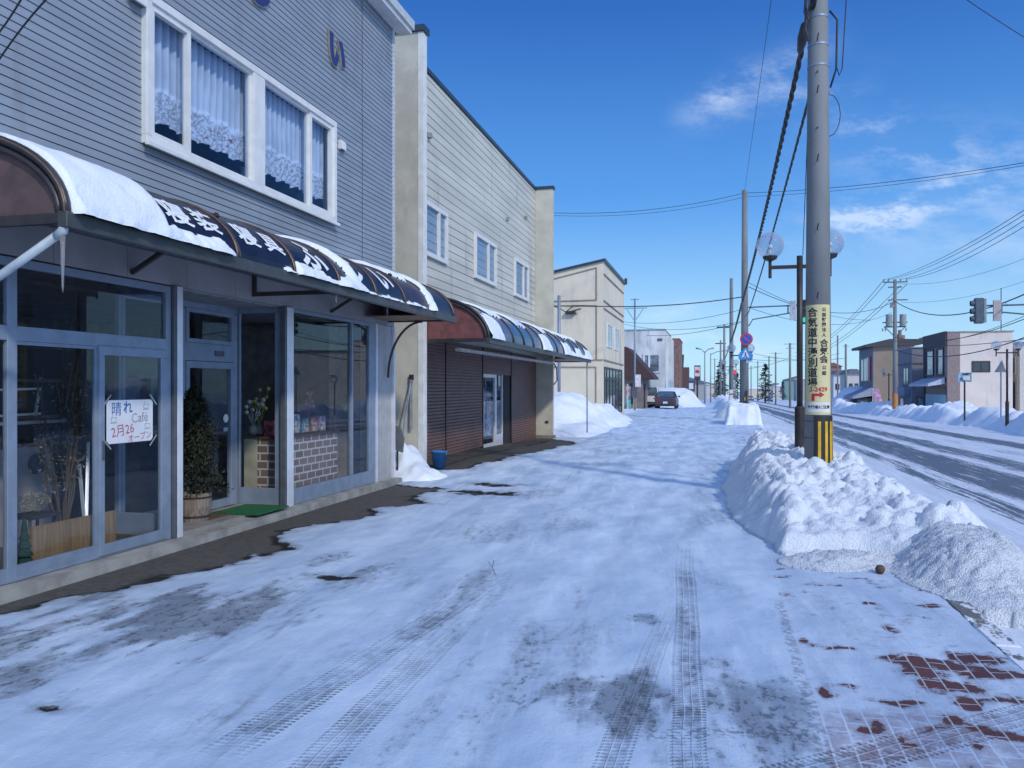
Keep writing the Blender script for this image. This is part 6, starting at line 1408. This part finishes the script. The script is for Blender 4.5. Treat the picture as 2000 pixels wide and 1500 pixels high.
for (fx, f2_) in ((.84, .16), (.14, .45), (.87, .63)):
    yy, zz = yp0 + W_ * fx, zp1 - H_ * f2_
    m_.tube([(xp + .006, yy - .035, zz + .02), (xp + .006, yy - .03, zz - .02), (xp + .006, yy + .03, zz - .02), (xp + .006, yy + .035, zz + .02), (xp + .006, yy - .035, zz + .02)], .0025, 4); m_.tube([(xp + .006, yy - .02, zz + .03), (xp + .006, yy - .01, zz + .05)], .002, 4); m_.tube([(xp + .006, yy - .045, zz - .03), (xp + .006, yy + .045, zz - .03)], .0025, 4)
m_.build('cup_drawing', mat('ink_green', (.30, .38, .36), .7), po)
for (yy, zz, s_) in ((yp0, zp0, 1), (yp1, zp0, -1), (yp1, zp1, 1), (yp0, zp1, -1)):
    MB().bar((xp + .009, yy - .05, zz + s_ * .05), (xp + .009, yy + .05, zz - s_ * .05), .003, .014).build('tape', mat('tape', (.35, .35, .38), .4), po)
# ---- inside the cafe
ct = thing('brick_counter', 'brick-faced counter with a cream end panel behind the cafe display window', 'counter', (-6.0, 10.9, .1))
bm_ = bpy.data.materials.new('counter_brick'); bm_.use_nodes = True; nt = bm_.node_tree; bs = nt.nodes['Principled BSDF']; p_, x, y, z = wxyz(nt)
bt = nt.nodes.new('ShaderNodeTexBrick'); nt.links.new(vec(nt, y + x, z, 0), bt.inputs[0]); bt.inputs['Color1'].default_value = (.20, .12, .09, 1); bt.inputs['Color2'].default_value = (.30, .19, .14, 1); bt.inputs['Mortar'].default_value = (.62, .60, .56, 1)
bt.inputs['Scale'].default_value = 1; bt.inputs['Brick Width'].default_value = .24; bt.inputs['Row Height'].default_value = .108; bt.inputs['Mortar Size'].default_value = .012; nt.links.new(bt.outputs[0], bs.inputs['Base Color']); bs.inputs['Roughness'].default_value = .85
MB().box(-6.27, -5.75, 10.0, 11.75, .1, .95).build('body', bm_, ct); MB().box(-6.3, -5.72, 9.97, 11.78, .951, .98).build('top', mat('counter_top', (.12, .08, .06), .5), ct)
MB().box(-6.275, -6.08, 9.985, 9.998, .1, .95).build('end_panel', mat('counter_cream', (.55, .50, .36), .7), ct)
rnd = random.Random(11); cols = [(.55, .12, .15), (.6, .45, .15), (.5, .5, .5), (.2, .35, .4), (.62, .25, .12), (.45, .3, .35)]
labs = ['red packet', 'orange packet', 'grey box', 'teal tin', 'rust-coloured packet', 'mauve box']
for k in range(6):
    yy = 10.12 + k * .27; h_ = rnd.uniform(.14, .30); t = thing('gift_packet', labs[k] + ' on the brick counter, %s' % ['nearest the entrance', 'second from the entrance', 'third from the entrance', 'near the counter middle', 'second from the far end', 'at the far end'][k], 'packet', (-6.0, yy, .981))
    MB().box(-6.06, -5.9, yy, yy + .19, .982, .98 + h_).build('box', mat('pk%d' % k, cols[k], .6, .5, 14), t, bevel=.01); MB().box(-5.899, -5.895, yy + .03, yy + .16, 1.0, .96 + h_ * .7).build('label_panel', mat('pkl', (.6, .58, .52), .7, .5, 20), t)
for k, (yy, xx, h_, c) in enumerate([(10.06, -6.18, .35, (.7, .7, .6)), (10.25, -6.2, .55, (.6, .5, .1)), (11.55, -6.15, .45, (.5, .2, .25))]):
    t = thing('flower_vase', ['white flowers in a round vase at the near end of the brick counter', 'tall yellow flowers behind the round vase on the counter', 'reddish flowers in a vase near the far end of the counter'][k], 'vase', (xx, yy, .98))
    MB().lathe((xx, yy, .981), [(.03, 0), (.07, .05), (.06, .12), (.03, .16)], 14).build('vase', mat('vase', (.3, .3, .26), .2), t, smooth=True)
    fl_ = MB()
    for j in range(9):
        a = rnd.uniform(0, 6.28); r_ = rnd.uniform(.02, .14); q = Vector((xx + math.cos(a) * r_, yy + math.sin(a) * r_, 1.14 + rnd.uniform(.4, 1) * h_)); fl_.sphere(q, .028, 7, 5); fl_.tube([(xx, yy, 1.12), q], .003, 4)
    fl_.build('flowers', mat('fl%d' % k, c, .7, .4, 20), t)
# left room: white panel counter, dried branches, wooden board, stool, ladder chair, little fir
t = thing('white_cabinet', 'grey-white cabinet behind the left shop window', 'cabinet', (-6.7, 6.4, .1)); MB().box(-7.2, -6.75, 5.9, 7.15, .1, 1.05).build('body', mat('cab_white', (.42, .40, .41), .7, .06), t); MB().box(-7.24, -6.72, 5.86, 7.18, 1.05, 1.09).build('top', mat('counter_top', (0, 0, 0)), t)
MB().lathe((0, 0, 0), [(.12, 0), (.12, .012)], 20)
q = MB(); q.lathe((0, 0, 0), [(.11, 0), (.11, .012)], 20); q.v = [(-6.748 + c2_, 6.95 + a2_, .87 + b2_) for a2_, b2_, c2_ in q.v]; q.build('round_plate', mat('plate_dark', (.1, .12, .14), .5), t)
tag(MB().box(-5.83, -5.80, 5.92, 6.95, .10, .43).build('wooden_board', mat('wood_board', (.36, .23, .11), .6, .2, 3, stretch=(1, 14, 1))), 'low upright wooden board behind the left shop window', 'board')
t = thing('dried_branches', 'tall bundle of dried branches and flowers behind the left shop window', 'dried flowers', (-6.1, 6.6, .1)); br_ = MB(); fo = MB(); rnd = random.Random(21)
for k in range(16):
    a = rnd.uniform(0, 6.28); pts = [Vector((-6.1, 6.6, .15))]; top = Vector((-6.1 + math.cos(a) * .18, 6.58 + math.sin(a) * .26, rnd.uniform(1.1, 1.95)))
    for s_ in (.3, .6, .8, 1): pts.append(pts[0].lerp(top, s_) + Vector((rnd.uniform(-.04, .04), rnd.uniform(-.04, .04), 0)))
    br_.tube(pts, .007, 4)
    for j in range(42):
        s_ = rnd.uniform(.45, 1); c = pts[0].lerp(top, s_) + Vector((rnd.uniform(-.09, .09), rnd.uniform(-.09, .09), rnd.uniform(-.05, .05))); d1 = Vector((rnd.uniform(-1, 1), rnd.uniform(-1, 1), rnd.uniform(-1, 1))).normalized() * .030; d2 = Vector((rnd.uniform(-1, 1), rnd.uniform(-1, 1), rnd.uniform(-1, 1))).normalized() * .024; fo.poly([c, c + d1, c + d2])
br_.build('twigs', mat('twig', (.15, .11, .07), .8), t); fo.build('dry_leaves', mat('dry_leaf', (.32, .27, .15), .8, .5, 20), t)
t = thing('dried_wreath', 'round heap of pale dried flowers on a small dark stool, left window', 'dried flowers', (-6.1, 6.25, .6)); fo = MB()
for k in range(700):
    v_ = Vector((rnd.gauss(0, 1), rnd.gauss(0, 1), rnd.gauss(0, 1))).normalized() * rnd.random() ** .3; c = Vector((-6.1, 6.25, .60)) + Vector((v_.x * .12, v_.y * .15, v_.z * .10)); d1 = Vector((rnd.uniform(-1, 1), rnd.uniform(-1, 1), rnd.uniform(-1, 1))).normalized() * .016; d2 = Vector((rnd.uniform(-1, 1), rnd.uniform(-1, 1), rnd.uniform(-1, 1))).normalized() * .014; fo.poly([c, c + d1, c + d2])
fo.build('petals', mat('petals', (.42, .38, .22), .8, .4, 20), t)
t = thing('stool', 'small dark stool holding the dried flowers behind the left window', 'stool', (-6.1, 6.25, .1)); MB().box(-6.25, -5.95, 6.08, 6.42, .46, .49).build('seat', dark_m, t)
for a, b_ in ((-6.23, 6.1), (-5.97, 6.1), (-6.23, 6.4), (-5.97, 6.4)): MB().bar((a, b_, .1), (a + (.03 if a < -6.1 else -.03), b_, .46), .02).build('leg', alu_dark, t)
t = thing('easel', 'slim white folding easel leaning behind the left shop window', 'easel', (-6.0, 6.9, .1)); MB().bar((-5.95, 6.72, .15), (-6.15, 6.98, 1.1), .03, .015).build('leg', alu_bright, t); MB().bar((-5.98, 6.76, .15), (-6.1, 6.8, .9), .03, .015).build('leg', alu_bright, t); MB().bar((-6.13, 6.78, .9), (-6.14, 6.95, .98), .03, .015).build('crossbar', mat('easel_wood', (.4, .38, .25), .7), t)
t = thing('folding_rack', 'white ladder-like rack lying inside the left shop window', 'rack', (-6.3, 5.8, 1.2)); rk = MB()
for z in (1.38, 1.62): rk.bar((-6.35, 5.6, z), (-6.35, 6.6, z + .02), .02)
for yy in (5.9, 6.2, 6.52): rk.bar((-6.35, yy, 1.38), (-6.35, yy + .05, 1.64), .02)
rk.build('frame', white_f, t); MB().box(-6.6, -6.2, 5.2, 6.75, 1.31, 1.34).build('shelf', mat('shelf_grey', (.3, .29, .28), .6), t)
t = thing('ornament_fir', 'tiny dark green ornament fir tree on the sill of the left window', 'ornament', (-5.75, 5.80, .1)); fo = MB()
for k in range(5): fo.lathe((-5.76, 5.80, .14 + k * .07), [(.085 - k * .014, 0), (.01, .11)], 9)
fo.build('crown', mat('fir_green', (.01, .05, .03), .8), t); MB().tube([(-5.76, 5.80, .1), (-5.76, 5.80, .16)], .015, 6).build('trunk', brown_m, t)
t = thing('shelf_unit', 'dark tall shelf unit inside the cafe behind the left window', 'shelf', (-7.6, 7.2, .1)); MB().box(-8.0, -7.6, 7.3, 8.2, .1, 2.1).build('body', mat('shelf_dark', (.05, .045, .045), .7), t)
for k in range(4): MB().box(-7.599, -7.57, 7.33, 8.17, .45 + k * .42, .49 + k * .42).build('shelf_board', mat('shelf_edge', (.18, .15, .12), .7), t)
# rolled fallen stuff: brown pebble by the bank, twigs in the snow
p = at(1719, 1111, 1600 * 1.6 / (1111 - 757)); q = MB(); q.sphere((p.x, p.y, .045), .042, 10, 7); tag(q.build('stone', mat('stone_brown', (.12, .06, .035), .7, .3, 30), smooth=True), 'small round dark brown stone in front of the grainy snow', 'stone')
p = at(968, 1120, 7.2); q = MB(); z_ = .0
q.tube([(p.x, p.y, .0), (p.x - .03, p.y, .07), (p.x - .02, p.y + .02, .13)], .003, 4); q.tube([(p.x - .03, p.y, .07), (p.x - .07, p.y, .12)], .002, 4); tag(q.build('twig', brown_m), 'thin dark twig sticking up from the trodden snow', 'twig')
